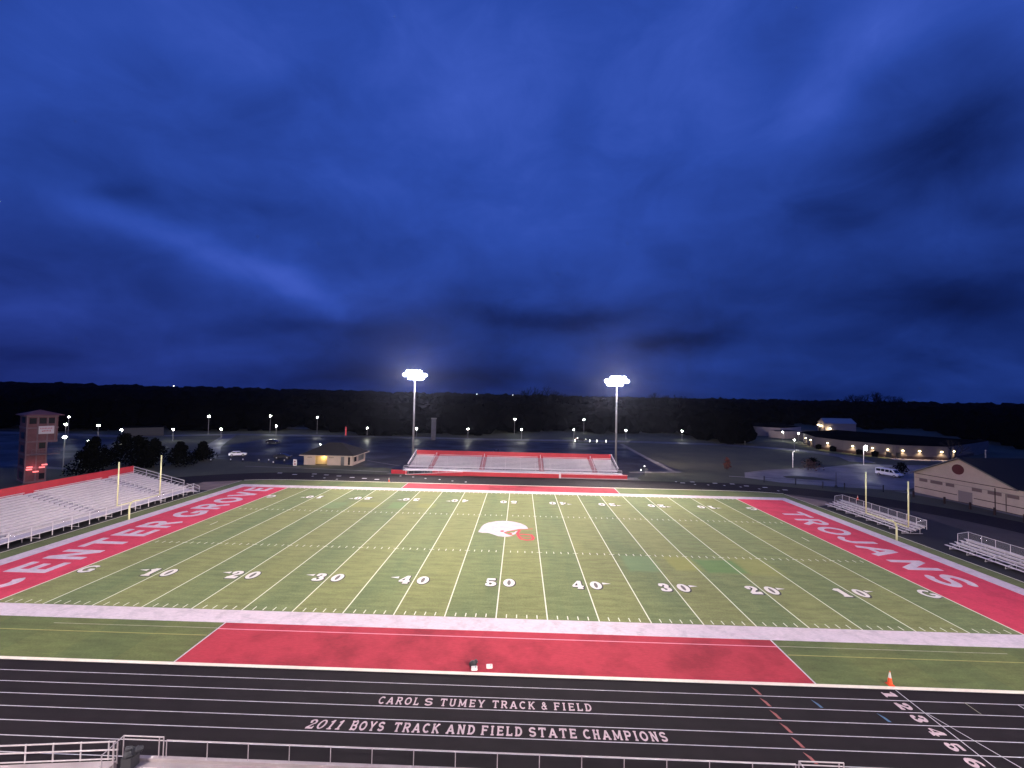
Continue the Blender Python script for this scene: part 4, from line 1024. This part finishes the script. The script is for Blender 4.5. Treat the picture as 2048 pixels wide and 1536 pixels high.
# long low school building on the right with wall lamps
MT['school'] = mat('school_wall', (.17, .145, .14), .9, noise_amt=.2, noise_scale=.15)
MT['school_roof'] = mat('flat_roof', (.010, .010, .010), 1.0, spec=0.0, noise_amt=.5, noise_scale=.08)
def block(name, label, cat, pts, h, wm, rm_, group=None):
    cx_ = sum(p[0] for p in pts)/len(pts); cy_ = sum(p[1] for p in pts)/len(pts)
    t = thing(name, label, cat, (cx_, cy_, 0), 0, group)
    q = MB(); n_ = len(pts)
    for i in range(n_): a, b = pts[i], pts[(i+1) % n_]; q.poly([(*a, 0), (*b, 0), (*b, h), (*a, h)])
    q.build('wall', wm, t)
    q = MB(); q.poly([(*p, h) for p in pts]); q.build('roof', rm_, t)
    return t
SP = [(141, 173), (131, 150), (132.5, 136), (140.2, 121), (157, 118.8), (184, 136), (205, 150), (190, 185), (160, 190)]
sc_ = block('school_building', 'long low school building with a row of warm wall lamps at the right', 'building', SP, 4.9, MT['school'], MT['school_roof'])
q = MB()
for a, b in zip(SP[:5], SP[1:6]):
    d = (Vector(b)-Vector(a)).normalized(); o_ = Vector((d.y, -d.x))*-.03
    if o_.dot(Vector(a)-Vector((165, 155))) < 0: o_ = -o_
    q.poly([(a[0]+o_.x, a[1]+o_.y, .02), (b[0]+o_.x, b[1]+o_.y, .02), (b[0]+o_.x, b[1]+o_.y, 1.0), (a[0]+o_.x, a[1]+o_.y, 1.0)])
q.build('base_course', mat('dark_brick', (.05, .03, .03), .9), sc_)
WLAMP = [(1614.5,884.5,0),(1640.5,888.7,0),(1680,893.7,1),(1721,899,1),(1761,902.5,2),(1786,902,2),(1805.5,901,3),(1838,902.5,3),(1881.5,903.7,3),(1911,905.5,4)]
WPOS = [(138.3,166.8),(134.2,157.4),(131.7,143.4),(134.0,133.0),(136.9,127.2),(139.2,123.0),(142.4,120.6),(147.8,119.9),(154.8,119.0),(162.0,122.0)]
for (x, y) in WPOS:
    c = Vector((165, 150)); d = (Vector((x, y))-c)
    # outward normal of the nearest wall segment
    best = None
    for a, b in zip(SP[:5], SP[1:6]):
        a = Vector(a); b = Vector(b); t = max(0, min(1, (Vector((x, y))-a).dot(b-a)/(b-a).length_squared)); p = a+(b-a)*t; dd = (Vector((x, y))-p).length
        if best is None or dd < best[0]:
            n_ = Vector(((b-a).y, -(b-a).x)).normalized()
            if n_.dot(p-c) < 0: n_ = -n_
            best = (dd, p, n_)
    p, n_ = best[1], best[2]; pz = 2.95
    q = MB(); q.obox((p.x+n_.x*.2, p.y+n_.y*.2, pz), .55, .4, .35, math.atan2(n_.y, n_.x)); q.build('wall_lamp', MT['warm'], sc_)
    light('wall_lamp_light', 'SPOT', (p.x+n_.x*.55, p.y+n_.y*.55, pz-.25), 520, (1, .74, .42), sc_, radius=.1, spot=125, blend=.6, aim=(p.x+n_.x*.6, p.y+n_.y*.6, 0))
for c_, a_ in (((138.9, 122.3, 1.1), -62), ((140.9, 120.7, 1.1), -8)): MB().obox(c_, 1.6, .08, 2.1, R(a_)).build('entrance_door', MT['dark'], sc_)
for a in ((137.4,125.4),(135.2,130.2),(132.2,140.0),(131.4,147.2)):
    q = MB(); q.obox((a[0]-1.2, a[1]-.3, .9), 1.6, 1.6, 1.8, .4); q.ball((a[0]-1.2, a[1]-.3, 1.3), 1.1, 7, 5, (1, 1, .8)); 
    for j, v in enumerate(q.v): q.v[j] = (v[0]+random.uniform(-.2,.2), v[1]+random.uniform(-.2,.2), max(0, v[2]+random.uniform(-.15,.15)))
    tag(q.build('shrub', MT['fol']), 'dark clipped shrub against the lamp-lit school wall', 'shrub', 'shrubs along the school wall')
q = MB(); strip(q, [(136,176),(127.5,150),(129,135),(136.2,119.5)], 4.5, .012); struct('lawn_ground', q, mat('lawn_lamplight_tint', (.13, .15, .045), .95, noise_amt=.4, noise_scale=.5))  # grass strip in a paler green: the wall lamps' light is put into its colour

HP = [(213, 267), (205, 248.5), (226.8, 250.3), (235, 269)]
hall = block('storage_hall', 'tall pale metal hall with three lamps beyond the low school roofs', 'building', HP, 6.3, mat('metal_siding', (.30,.27,.27), .7), mat('metal_roof', (.30,.30,.30), .7))
q = MB(); ra, rb_ = (209, 257.8, 9.6), (230.9, 259.7, 9.6)
q.poly([(204.6, 248.2, 6.35), (227.2, 250.0, 6.35), rb_, ra]); q.poly([(212.8, 267.3, 6.35), (235.2, 269.3, 6.35), rb_, ra])
q.build('gable_roof', bpy.data.materials['metal_roof'], hall)
q = MB(); q.poly([(213, 267, 6.3), (205, 248.5, 6.3), ra]); q.poly([(226.8, 250.3, 6.3), (235, 269, 6.3), rb_]); q.build('gable_wall', bpy.data.materials['metal_siding'], hall)
for (x, y, z) in ((211.2, 263.8, 4.6), (207.8, 256.0, 4.4), (208.5, 248.4, 3.0)):
    MB().obox((x-.3, y-.3, z), .9, .9, .6, .9).build('wall_lamp', MT['warm'], hall)
    light('hall_lamp_light', 'POINT', (x-1.3, y-1.0, z-.4), 420, (1, .72, .4), hall, radius=.2)
MB().obox((209.2, 259.8, 1.8), .2, 3.2, 3.4, -.4).build('hall_door', MT['dark'], hall)
wing = block('classroom_wing', 'low tan classroom wing with a shallow dark roof, left of the tall pale hall', 'building', [(136,236),(141,214),(150,206),(160,212),(172,222),(168,262),(150,262)], 5.2, mat('wing_wall', (.50,.40,.36), .9, noise_amt=.2, noise_scale=.2), MT['school_roof'])
for i in range(4): x = 136.6+i*1.15; y = 233.5-i*5.1; MB().obox((x-.35, y-.1, 1.5), .25, 1.3, 1.6, .22).build('window', MT['glass'], wing)
q = MB(); q.poly([(146,216,5.2),(158,214,5.2),(160,232,7.2)]); q.poly([(158,214,5.2),(172,224,5.2),(160,232,7.2)]); q.poly([(172,224,5.2),(168,250,5.2),(160,232,7.2)]); q.poly([(168,250,5.2),(146,216,5.2),(160,232,7.2)]); q.build('raised_roof', MT['school_roof'], wing)
w2_ = block('classroom_wing', 'tan gabled classroom wing with a dark roof edge, right of the shallow-roofed wing', 'building', [(141.5,203),(146,196),(158,200),(156,210)], 4.0, bpy.data.materials['wing_wall'], MT['roof_dark'])
MB().obox((146.5, 197.5, 4.15), 12, .8, .3, R(18)).build('roof_edge', MT['dark'], w2_)
block('school_annex', 'long dark flat-roofed annex between the classroom wings and the tall hall', 'building', [(150,192),(172,184),(203,206),(196,226),(165,207)], 3.6, MT['school'], MT['school_roof'])
block('pale_shed', 'faint grey low house beyond the trees right of the tower', 'building', [(-160,132),(-150,140),(-158,148),(-168,140)], 3.6, mat('shed_wall', (.05,.05,.055), .8), MT['school_roof'])

# drill tower on the left
twr = thing('drill_tower', 'five-storey reddish training tower behind the end-zone bleachers', 'tower', (-98.2, 46.0, 0), R(60), local=True)
MT['brick'] = mat('tower_brick', (.14, .055, .065), .9, noise_amt=.3, noise_scale=1.2)
MT['tower_grey'] = mat('tower_panel', (.15, .10, .115), .85, noise_amt=.25, noise_scale=1.5)
q = MB(); q.box(0, 3.0, 0, 5.6, 0, 8.2); q.box(0, 4.4, 0, 5.6, 8.2, 13.9); q.build('wall', MT['brick'], twr)
q = MB()
for z in (0.1, 2.9, 5.7, 8.3, 11.1, 13.5): w_ = 3.0 if z < 8 else 4.4; q.box(-.08, w_+.08, -.08, 5.68, z, z+.3)
for x in (.02, 1.5, 2.9): q.box(x-.1, x+.1, -.07, -.001, .4, 8.3)
for x in (.02, 1.5, 2.9, 4.02): q.box(x-.1, x+.1, -.07, -.001, 8.6, 13.5)
q.build('frame_bands', MT['tower_grey'], twr)
q = MB(); q.poly([(-.6,-.6,13.9),(5.2,-.6,13.9),(2.25,2.8,14.9)]); q.poly([(5.2,-.6,13.9),(5.2,6.2,13.9),(2.25,2.8,14.9)]); q.poly([(5.2,6.2,13.9),(-.6,6.2,13.9),(2.25,2.8,14.9)]); q.poly([(-.6,6.2,13.9),(-.6,-.6,13.9),(2.25,2.8,14.9)])
q.box(-.6, 5.2, -.6, 6.2, 13.78, 13.9); q.build('roof', MT['brick'], twr)
for z in (.9, 3.6, 6.3, 9.0, 12.2): MB().box(-.05, -.002, 1.4, 3.9, z, z+1.35).build('window', MT['glass'], twr)
for x, z, w_ in ((.3,12.1,1.0),(1.7,12.1,1.0),(3.0,12.1,.9),(1.8,7.0,.9),(2.0,.7,.8)): MB().box(x, x+w_, -.05, -.002, z, z+1.2).build('window', MT['glass'], twr)
q = MB(); q.box(.6, 4.6, -1.3, -.01, 5.75, 5.9); q.build('balcony', MT['tower_grey'], twr)
q = MB()
for z in (6.45, 6.95): q.path([(.6,-1.3,z),(4.6,-1.3,z),(4.6,0,z)], .04)
for i in range(5): q.tube((.6+i,-1.3,5.9), (.6+i,-1.3,6.95), .035)
q.build('balcony_rail', MT['tower_grey'], twr)
q = MB(); q.box(1.6, 3.8, -.35, -.12, 10.0, 11.6); q.build('sign_board', mat('sign_white', (.5,.46,.48), .8), twr)
sgn = MB(); rs = random.Random(3)
for row, (n_, xs_) in enumerate(((8, 1.8), (6, 2.05))):
    for i in range(n_):
        x = xs_+i*.22; z = 10.95-row*.5
        sgn.box(x, x+.04, -.37, -.352, z, z+.32); sgn.box(x+.1, x+.14, -.37, -.352, z, z+.32*rs.choice((.5, 1))); sgn.box(x+.041, x+.099, -.37, -.352, z+rs.choice((0, .14, .28)), z+rs.choice((.18, .32)))
sgn.build('sign_lettering', MT['red_turf_side'], twr)
rl_ = mat('red_lamp', (.6, .1, .1), .5, emit=(1, .22, .22), estr=1.6)
q = MB()
for x, z in ((.15,2.75),(.2,3.2),(1.1,2.2),(1.95,3.0),(2.3,3.5)): q.box(x, x+.8, -.3, -.1, z, z+.22)
q.build('red_lamp_bar', rl_, twr)
light('red_lamp_light', 'POINT', (-97.0, 46.6, 3.2), 60, (1, .2, .2), None, radius=.4)

# ================================================================== LAMPS
def lot_lamp(x, y, h, label, group, strong=True, power=500, size=.42, col=(1, .98, .86), name='lamp_post'):
    t = thing(name, label, 'lamp post', (x, y, 0), 0, group, local=True)
    MB().tube((0,0,0), (0,0,h-.2), .10, .06, n=6).build('pole', MT['pole'], t)
    MB().ball((0, 0, h), size, 8, 6, (1, 1, .7)).build('lamp_head', MT['globe'] if strong else MT['globe_dim'], t)
    MB().tube((0,0,h+size*.7), (0,0,h+size*.7+.12), size*1.0, size*.6, n=8).build('cap', MT['dark'], t)
    if power: light('lamp_light', 'POINT', (x, y-.0, h-size-.25), power, col, None, radius=.2)
    return t
ORD = ['first','second','third','fourth','fifth','sixth','seventh','eighth','ninth','tenth','eleventh','twelfth']
row1 = [(-138.1,149.8),(-118.7,164.3),(-105.2,182.6),(-71.3,161.0),(-58.1,182.2),(-32.4,183.0),(-1.0,186.3),(37.2,197.1)]
for i, (x, y) in enumerate(row1): lot_lamp(x, y, 8, f'{ORD[i]} from the left of the taller car park lamps in the upper row', 'tall lamps across the far car park', power=900, size=.46)
row2 = [(-144.6,115.0),(-131.5,122.5),(-116.8,128.1),(-106.7,148.8),(-66.0,149.2),(-44.8,152.6),(-22.0,156.4),(2.7,160.6),(28.0,168.0),(53.8,170.8),(82.4,174.3),(115.3,188.5)]
for i, (x, y) in enumerate(row2): lot_lamp(x, y, 4.5, f'{ORD[i]} from the left of the short lamps in the lower roadside row', 'short lamps along the campus road', power=380, size=.38)
lot_lamp(-94.9, 162.5, 8, 'lamp crowding just under the third tall car park lamp', 'tall lamps across the far car park', power=500, size=.36)
for x, y, h, lb in ((-177.4,126.8,8,'brightest lamp just right of the tower roof'), (-142.6,94.0,8,'lamp beside the white sign of the tower'), (-130.2,92.2,8,'lamp in the gap right of the tower, above the dark trees'),
                    (-105.6,60.0,8,'squarish lamp right beside the tower balcony'), (-121.6,81.2,4.5,'small low lamp shining over the top of the dark trees')):
    lot_lamp(x, y, h, lb, 'lamps near the tower', power=110, size=.36)
for x, y, h, lb in ((-239.1,246.6,8,'tiny high lamp in the dark woods, well left of centre'), (-161.2,229.0,8,'tiny faint lamp in the woods above the car park lamps'), (104.7,157.8,4.5,'lower of two lamps at the left end of the school'),
                    (137.4,183.4,4.5,'round white lamp left of the long wall-lamp building'), (141.0,176.5,4.5,'warm lamp at the far corner of the long school building'), (113.9,137.4,4.5,'bright lamp on the drive in front of the school lawn')):
    lot_lamp(x, y, h, lb, 'scattered lamps beyond the field', strong='tiny' not in lb, power=0 if 'tiny' in lb else 900, size=.30 if 'tiny' in lb else .36)
t = thing('lamp_post', 'pale lamp post with twin heads in front of the school entrance', 'lamp post', (113.6, 102.2, 0), 0, local=True)
MB().tube((0,0,0), (0,0,6.0), .10, .07, n=6).build('pole', MT['alum'], t)
MB().ball((.5,-.3,6.0), .40, 8, 6, (1,1,.6)).build('lamp_head', MT['globe'], t); MB().ball((.6,-.3,5.0), .34, 8, 6, (1,1,.6)).build('lamp_head', MT['globe'], t)
light('twin_lamp_light', 'POINT', (113.4, 100.9, 5.5), 700, (1, .98, .95), None, radius=.2)
t = thing('street_lamp', 'thin white lamp post with a short bent arm on the loop road', 'lamp post', (85.0, 92.9, 0), 0, local=True)
MB().tube((0,0,0), (0,0,4.6), .10, .08, n=6).build('pole', MT['alum'], t); MB().path([(0,0,4.5),(.1,0,4.8),(.55,-.1,4.95)], .08).build('arm', MT['white'], t)
light('street_lamp_light', 'POINT', (85.6, 91.2, 4.3), 420, (.92, .94, 1), None, radius=.15)
for x, y, lb in ((-57.9, 88.0, 'tiny light beside the peak of the hip-roofed building'),):
    lot_lamp(x, y, 4.3, lb, 'scattered lamps beyond the field', power=0, size=.16)

# small white reflector posts
for i, (px, x, y) in enumerate(((0,-83.0,77.2),(1,-78.3,78.4),(2,-75.4,79.2),(3,-70.6,78.8),(4,-68.2,79.4),(5,-63.8,79.4),(6,-64.8,75.8))):
    t = thing('bollard', 'small white bollard at the car park edge, in the row left of the notice board', 'bollard', (x, y, 0), 0, 'white bollards along the car park edge', local=True)
    MB().tube((0,0,0), (0,0,.55), .14, .14, n=7).build('post', MT['dark'], t); MB().tube((0,0,.55), (0,0,.85), .16, .14, n=7).build('cap', MT['white'], t)
# red feather banner
t = thing('feather_flag', 'tall narrow red feather flag on the car park behind the hip-roofed building', 'flag', (-76.1, 149.8, 0), 0, local=True)
MB().tube((0,0,0), (0,0,4.6), .05, .03, n=5).build('pole', MT['pole'], t)
q = MB(); q.prism([(0,-.02),(.6,-.02),(.6,.02),(0,.02)], 0.9, 4.6); q.poly([(0,0,4.6),(.6,0,4.6),(.1,0,4.9)]); q.build('banner', mat('flag_red_glow', (.75,.06,.07), .8, emit=(1,.1,.1), estr=.10), t)  # banner is no lamp; a faint red glow is added to its cloth
# dim pylon left of centre
t = thing('pylon_sign', 'dim grey upright pylon standing beyond the left end of the grandstand', 'pylon', (-36.1, 147.9, 0), 0, local=True)
MB().box(-.95, .95, -.5, .5, .0, 9.2).build('shaft', mat('pylon_grey', (.10,.10,.12), .8, noise_amt=.3, noise_scale=1), t); MB().box(-1.15, 1.15, -.6, .6, 9.2, 9.7).build('cap', MT['conc_dark'], t)
# rust-red tree / frame at the lawn
# dark post fence right of the loop
cf = thing('chain_fence', 'thin dark chain-link fence with heavy posts along the wet loop road', 'fence', (72, 63.5, 0))
fp = [(62.0, 67.6), (68.1, 65.2), (72.4, 62.2), (76.6, 61.2), (84, 59.6)]
q = MB(); q.path([(x, y, 1.25) for x, y in fp], .025, n=5); q.path([(x, y, .7) for x, y in fp], .012, n=4); q.build('rail', MT['dark'], cf)
for x, y in fp: MB().tube((x, y, 0), (x, y, 1.55), .12, n=6).build('post', MT['dark'], cf)
t = thing('tall_post', 'tall dark post with a flared base beyond the right corner of the field', 'post', (76.3, 63.4, 0), 0, local=True)
MB().tube((0,0,0), (0,0,3.6), .09, .06, n=6).build('post', MT['dark'], t); MB().tube((0,0,0), (0,0,.6), .45, .12, n=8).build('base', MT['dark'], t)
t = thing('tall_post', 'grey utility post rising behind the roof of the gabled building', 'post', (127.4, 78.9, 0), 0, local=True)
MB().tube((0,0,0), (0,0,7.8), .2, .16, n=8).build('post', MT['pole'], t); MB().tube((0,0,7.8), (0,0,8.0), .25, .2, n=8).build('cap', MT['pole'], t)
t = thing('sign_post', 'dark signal post with two small white lamps right of the grandstand', 'post', (34.2, 72.6, 0), 0, local=True)
MB().tube((0,0,0), (0,0,2.4), .07, n=6).build('post', MT['dark'], t); MB().box(-.1, .8, -.05, .05, 1.5, 1.9).build('panel', MT['conc_dark'], t)
for dx, z in ((0, 2.5), (-.9, 1.5)): MB().ball((dx, -.1, z), .13, 6, 5).build('lamp', MT['globe_dim'], t)

# ================================================================== VEHICLES
MT['van_white'] = mat('van_paint', (.80, .80, .86), .3)
MT['car_dark'] = mat('dark_car_paint', (.03, .03, .035), .25)
MT['tyre'] = mat('tyre', (.02, .02, .02), .8); MT['rim'] = mat('rim', (.4, .4, .42), .4, .5)
def vehicle(name, label, loc, rz, prof, wins, L_, Wd, paint, cat, wheels, wr=.36, group=None, lit=False):
    """side profile (x forward, z up); wins: side windows as x0,x1,z0,z1 plus slope"""
    t = thing(name, label, cat, loc, rz, group, local=True)
    q = MB(); n_ = len(prof); hw = Wd/2
    def hwz(z): return hw-(max(0, z-1.0)*.13)
    for s_ in (-1, 1):
        q.poly([(x, s_*hwz(z), z) for x, z in prof])
    for i in range(n_):
        (xa, za), (xb2, zb_) = prof[i], prof[(i+1) % n_]
        q.poly([(xa, -hwz(za), za), (xb2, -hwz(zb_), zb_), (xb2, hwz(zb_), zb_), (xa, hwz(za), za)])
    q.build('body', paint, t)
    for pts in wins:
        for s_ in (-1, 1): MB().poly([(x, s_*(hwz(z)+.012), z) for x, z in pts]).build('side_window', MT['glass'], t)
    # windscreens
    for (xa, za, xb2, zb_) in ((wheels[2]),) + ((wheels[3],) if len(wheels) > 3 else ()):
        d = .03 if xa > xb2 else -.03
        q = MB(); q.poly([(xa+d, -hwz(za)+.12, za), (xa+d, hwz(za)-.12, za), (xb2+d, hwz(zb_)-.12, zb_), (xb2+d, -hwz(zb_)+.12, zb_)]); q.build('windscreen', MT['glass'], t)
    for x in wheels[:2]:
        for s_ in (-1, 1):
            w_ = MB().tube((x, s_*(hw-.2), wr), (x, s_*(hw+.03), wr), wr, n=16).build('wheel', MT['tyre'], t)
            MB().tube((x, s_*(hw+.03), wr), (x, s_*(hw+.05), wr), wr*.55, n=12).build('rim', MT['rim'], w_)
    for s_ in (-1, 1):
        MB().box(L_/2-.02, L_/2+.03, s_*(hw-.35)-.15, s_*(hw-.35)+.15, .72, .9).build('headlight', MT['globe_dim'] if lit else MT['rim'], t)
        MB().box(-L_/2-.03, -L_/2+.02, s_*(hw-.2)-.1, s_*(hw-.2)+.1, .9, 1.2).build('tail_light', rl_ if lit else MT['brown_trim'], t)
    MB().box(L_/2-.1, L_/2+.08, -hw+.05, hw-.05, .38, .6).build('bumper', MT['dark'], t)
    return t
vehicle('passenger_van', 'white passenger van parked left of the gabled tan building', (103.5, 80.9, 0), R(-75),
        [(-2.9,.45),(2.75,.45),(2.9,.65),(2.85,1.05),(2.15,1.22),(1.35,2.0),(1.1,2.1),(-2.75,2.1),(-2.9,1.9)],
        [[(1.75,1.25),(1.2,1.85),(.75,1.9),(.75,1.25)], [(.6,1.25),(.6,1.9),(-.35,1.9),(-.35,1.25)], [(-.5,1.25),(-.5,1.9),(-1.4,1.9),(-1.4,1.25)], [(-1.55,1.25),(-1.55,1.9),(-2.65,1.9),(-2.65,1.25)]],
        5.8, 2.0, MT['van_white'], 'van', (-1.9, 1.9, (2.12,1.24,1.38,1.96)))
SED = [(-2.3,.35),(2.2,.35),(2.35,.55),(2.3,.8),(1.2,.98),(.45,1.42),(-1.2,1.45),(-1.95,1.05),(-2.3,.98)]
SW = [[(1.0,1.0),(.42,1.36),(-.3,1.38),(-.3,1.0)], [(-.42,1.0),(-.42,1.38),(-1.15,1.38),(-1.65,1.04)]]
SWH = (-1.45, 1.4, (1.18,.99,.47,1.40), (-1.93,1.07,-1.22,1.43))
vehicle('parked_car', 'white car parked alone on the dark car park at the left', (-83.6, 89.2, 0), R(28), SED, SW, 4.6, 1.8, MT['van_white'], 'car', SWH)
for x, y, rz, lb in ((-92.5, 122.5, 5, 'dark car at the far side of the car park, under the road'), (-68.3, 86.6, 12, 'dark car nearest the notice board on the car park'), (-6.2, 108.0, 92, 'dark car parked behind the middle of the grandstand')):
    vehicle('parked_car', lb, (x, y, 0), R(rz), SED, SW, 4.6, 1.8, MT['car_dark'], 'car', SWH, group='dark parked cars')
vehicle('moving_car', 'dark car with lights on, driving on the road behind the grandstand', (30.0, 158.2, 0), R(4), SED, SW, 4.6, 1.8, MT['car_dark'], 'car', SWH, lit=True)
for i, x in enumerate((27.0, 33.6, 36.8, 41.0)):
    tag(MB().tube((x, 155.0, 0), (x, 155.0, .7), .07, n=6).ball((x, 155.0, .8), .17, 6, 5).build('marker_light', MT['globe_dim']), f'small white marker light by the far road, {ORD[i]} from the left near the moving car', 'marker light', 'marker lights by the far road')

# ================================================================== TREES
def bare_tree(loc, h, label, seed, group=None, m=None, depth=6, name='bare_tree', thick=.022):
    rs = random.Random(seed); t = thing(name, label, 'tree', loc, 0, group, local=True)
    tk, cr_ = MB(), MB(); m = m or MT['bark']
    def grow(p, d, L_, rr, k):
        q = p+d*L_; mb_ = tk if k == 0 else cr_
        mb_.tube(p, q, rr, rr*.68, n=6 if k < 2 else 4 if k < 4 else 3, cap=False)
        if k >= depth: return
        for j in range(2 if k == 0 else rs.choice((2, 3))):
            a = d.orthogonal().normalized(); a.rotate(Matrix.Rotation(rs.uniform(0, 6.28), 3, d))
            nd = (d*rs.uniform(.75, 1.0)+a*rs.uniform(.35, .75)+Vector((0, 0, .12))).normalized()
            grow(q, nd, L_*rs.uniform(.66, .86), rr*rs.uniform(.55, .68), k+1)
        if k == 0: grow(q, Vector((rs.uniform(-.15,.15), rs.uniform(-.15,.15), 1)).normalized(), L_*.85, rr*.7, 1)
    grow(Vector((0, 0, 0)), Vector((0, 0, 1)), h*.27, h*thick, 0)
    tk.build('trunk', m, t); cr_.build('crown', m, t); return t
def leaf_tree(loc, h, w, label, seed, group=None, m=None, n=2600, name='evergreen_tree'):
    rs = random.Random(seed); t = thing(name, label, 'tree', loc, 0, group, local=True)
    MB().tube((0,0,0), (0,0,h*.8), h*.022, h*.006, n=6).build('trunk', MT['bark'], t)
    q = MB(); lobes = [(rs.uniform(-.5,.5)*w*(1-k/14), rs.uniform(-.5,.5)*w*(1-k/14), h*(.12+.8*k/13), w*(.42-.022*k)*rs.uniform(.7,1.2)) for k in range(14)]
    for i in range(n):
        lx, ly, lz, lr = rs.choice(lobes); v = Vector((rs.gauss(0,1), rs.gauss(0,1), rs.gauss(0,.7))).normalized()*lr*rs.uniform(.6,1.08)
        c = Vector((lx, ly, lz))+v
        if c.z < .3: continue
        s_ = rs.uniform(.12, .32); a = Vector((rs.gauss(0,1), rs.gauss(0,1), rs.gauss(0,1))).normalized(); b = a.orthogonal().normalized()
        q.poly([tuple(c+a*s_), tuple(c+b*s_*.7), tuple(c-a*s_), tuple(c-b*s_*.7)])
    q.build('crown', m or MT['fol'], t); return t
ET = [(-104.5,66.5,7.6,5.6,'dense dark tree closest to the tower'), (-100.0,70.0,8.2,7,'tallest dense dark tree right of the tower'), (-95.0,68.0,7.8,7,'broad dark tree above the red wall of the bleachers'),
      (-90.0,67.0,7.3,6.6,'dark tree behind the far end of the red bleacher wall'), (-86.5,70.5,6.2,5.6,'dark tree left of the rounded one at the car park edge'), (-86.0,78.5,5.4,5.2,'rounded dark tree standing at the car park edge'), (-97.5,58.0,5.6,6.4,'low dark tree tucked behind the red bleacher wall')]
for i, (x, y, h, w, lb) in enumerate(ET): leaf_tree((x, y, 0), h, w, lb, 20+i, 'dark trees right of the tower')
RUST = mat('rust_leaves', (.10, .030, .022), .95, noise_amt=.4, noise_scale=1)
leaf_tree((61.8, 86.0, 0), 3.6, 2.0, 'small rust-coloured tree on the dark lawn by the loop road', 41, None, RUST, 420, 'small_tree')
leaf_tree((87.0, 89.0, 0), 3.0, 4.4, 'low rusty shrub behind the bent-arm lamp post', 42, None, mat('rusty_shrub', (.07,.035,.035), .95, noise_amt=.4, noise_scale=1), 500, 'shrub_tree')
leaf_tree((110, 84.5, 0), 3.2, 4.2, 'dark bush between the white van and the gabled building', 43, None, None, 700, 'bush_tree')
leaf_tree((94, 97, 0), 2.2, 5.4, 'low dark bush on the bank between the bent-arm lamp and the lawn', 44, None, None, 600, 'bush_tree')
bare_tree((134.5, 95, 0), 9.5, 'leafless tree above the roof ridge of the gabled building', 5)
SKY_T = [(10,392,30,'left part of the tall leafless clump on the skyline'), (24,400,31,'highest leafless tree on the skyline between the floodlights'), (36,398,28,'right part of the tall leafless clump on the skyline'), (48,405,25,'low leafless tree at the right end of the skyline clump'),
         (142,405,28,'leafless skyline tree just right of the right floodlight'), (158,412,27,'second leafless skyline tree right of the right floodlight'), (172,418,26,'third leafless skyline tree right of the right floodlight'),
         (345,398,31,'leafless skyline tree above the gabled building, left one'), (362,400,32,'leafless skyline tree above the gabled building, middle one'), (380,398,29,'leafless skyline tree above the gabled building, right one')]
for i, (x, y, h, lb) in enumerate(SKY_T): bare_tree((x, y, 0), h*.92, lb, 60+i, 'tall leafless trees on the skyline', MT['woods'], 7, thick=.045)

# far woods: one dark mass of crowns out to the horizon
rs = random.Random(11); wv, wf = [], []
ico = bmesh.new(); bmesh.ops.create_icosphere(ico, subdivisions=2, radius=1.0); iv = [v.co.copy() for v in ico.verts]; ifc = [[v.index for v in f_.verts] for f_ in ico.faces]; ico.free()
def clump(x, y, h, w, z0=0.0):
    k = len(wv); ph = rs.uniform(0, 6)
    for v in iv:
        g_n = 1+.22*math.sin(v.x*5+ph)*math.cos(v.y*6-ph)+rs.uniform(-.16, .16)
        wv.append((x+v.x*w*g_n, y+v.y*w*g_n, z0+h*.5+v.z*h*.5*g_n))
    wf.extend([tuple(k+i for i in f_) for f_ in ifc])
def inside_clear(x, y):
    if y < 196: return True
    if 120 < x < 262 and y < 300: return True
    return False
n_c = 0
for i in range(5200):
    th = rs.uniform(-64, 62); d = 205+(rs.random()**1.5)*1250
    x = CAM.x+d*math.sin(R(th)); y = CAM.y+d*math.cos(R(th))
    lim = 235+22*math.sin(th*.13)+10*math.sin(th*.41)
    if d < lim: continue
    if y < 150 and d < 420: continue
    if th < -38 and d < 250: continue
    if 27 < th < 48.5 and d < 345: continue
    if 31 < th < 45 and d < 430: continue
    h = rs.uniform(9, 15) if d < 500 else rs.uniform(13, 20)
    if d > 900: h = rs.uniform(18, 25)
    z0 = gz(math.hypot(x, y-40), math.atan2(y-40, x))
    clump(x, y, h, rs.uniform(5, 10) if d < 600 else rs.uniform(10, 18), z0-.5); n_c += 1
me = bpy.data.meshes.new('woods'); me.from_pydata(wv, [], wf); me.materials.append(MT['woods'])
wo = bpy.data.objects.new('woods', me); COL.objects.link(wo); wo['kind'] = 'stuff'; wo['label'] = 'dark far-off winter woods filling the land up to the skyline'
# tiny lights on the skyline
for x, y, lb in ((-60, 560, 'pinpoint light on the skyline between the floodlights'), (-9, 560, 'faint light low on the skyline left of the tall leafless trees'), (-430, 480, 'pinpoint light on the skyline at far left')):
    hh = 22.5 if x > -100 else 24.5
    tag(MB().ball((x, y, hh), .45, 6, 5).build('mast_light', MT['globe_dim']), lb, 'mast light')

# ================================================================== HAZE
hz = MB().box(-1650, 1650, -120, 1700, -1.5, 40)
ho = hz.build('haze', None)
hm = bpy.data.materials.new('haze'); hm.use_nodes = True; t = hm.node_tree; t.nodes.clear()
o_ = t.nodes.new('ShaderNodeOutputMaterial'); v_ = t.nodes.new('ShaderNodeVolumePrincipled')
v_.inputs['Color'].default_value = (.58, .66, 1.0, 1); v_.inputs['Density'].default_value = .000042; v_.inputs['Anisotropy'].default_value = .8
t.links.new(v_.outputs[0], o_.inputs['Volume'])
ho.data.materials.clear(); ho.data.materials.append(hm); ho['kind'] = 'stuff'
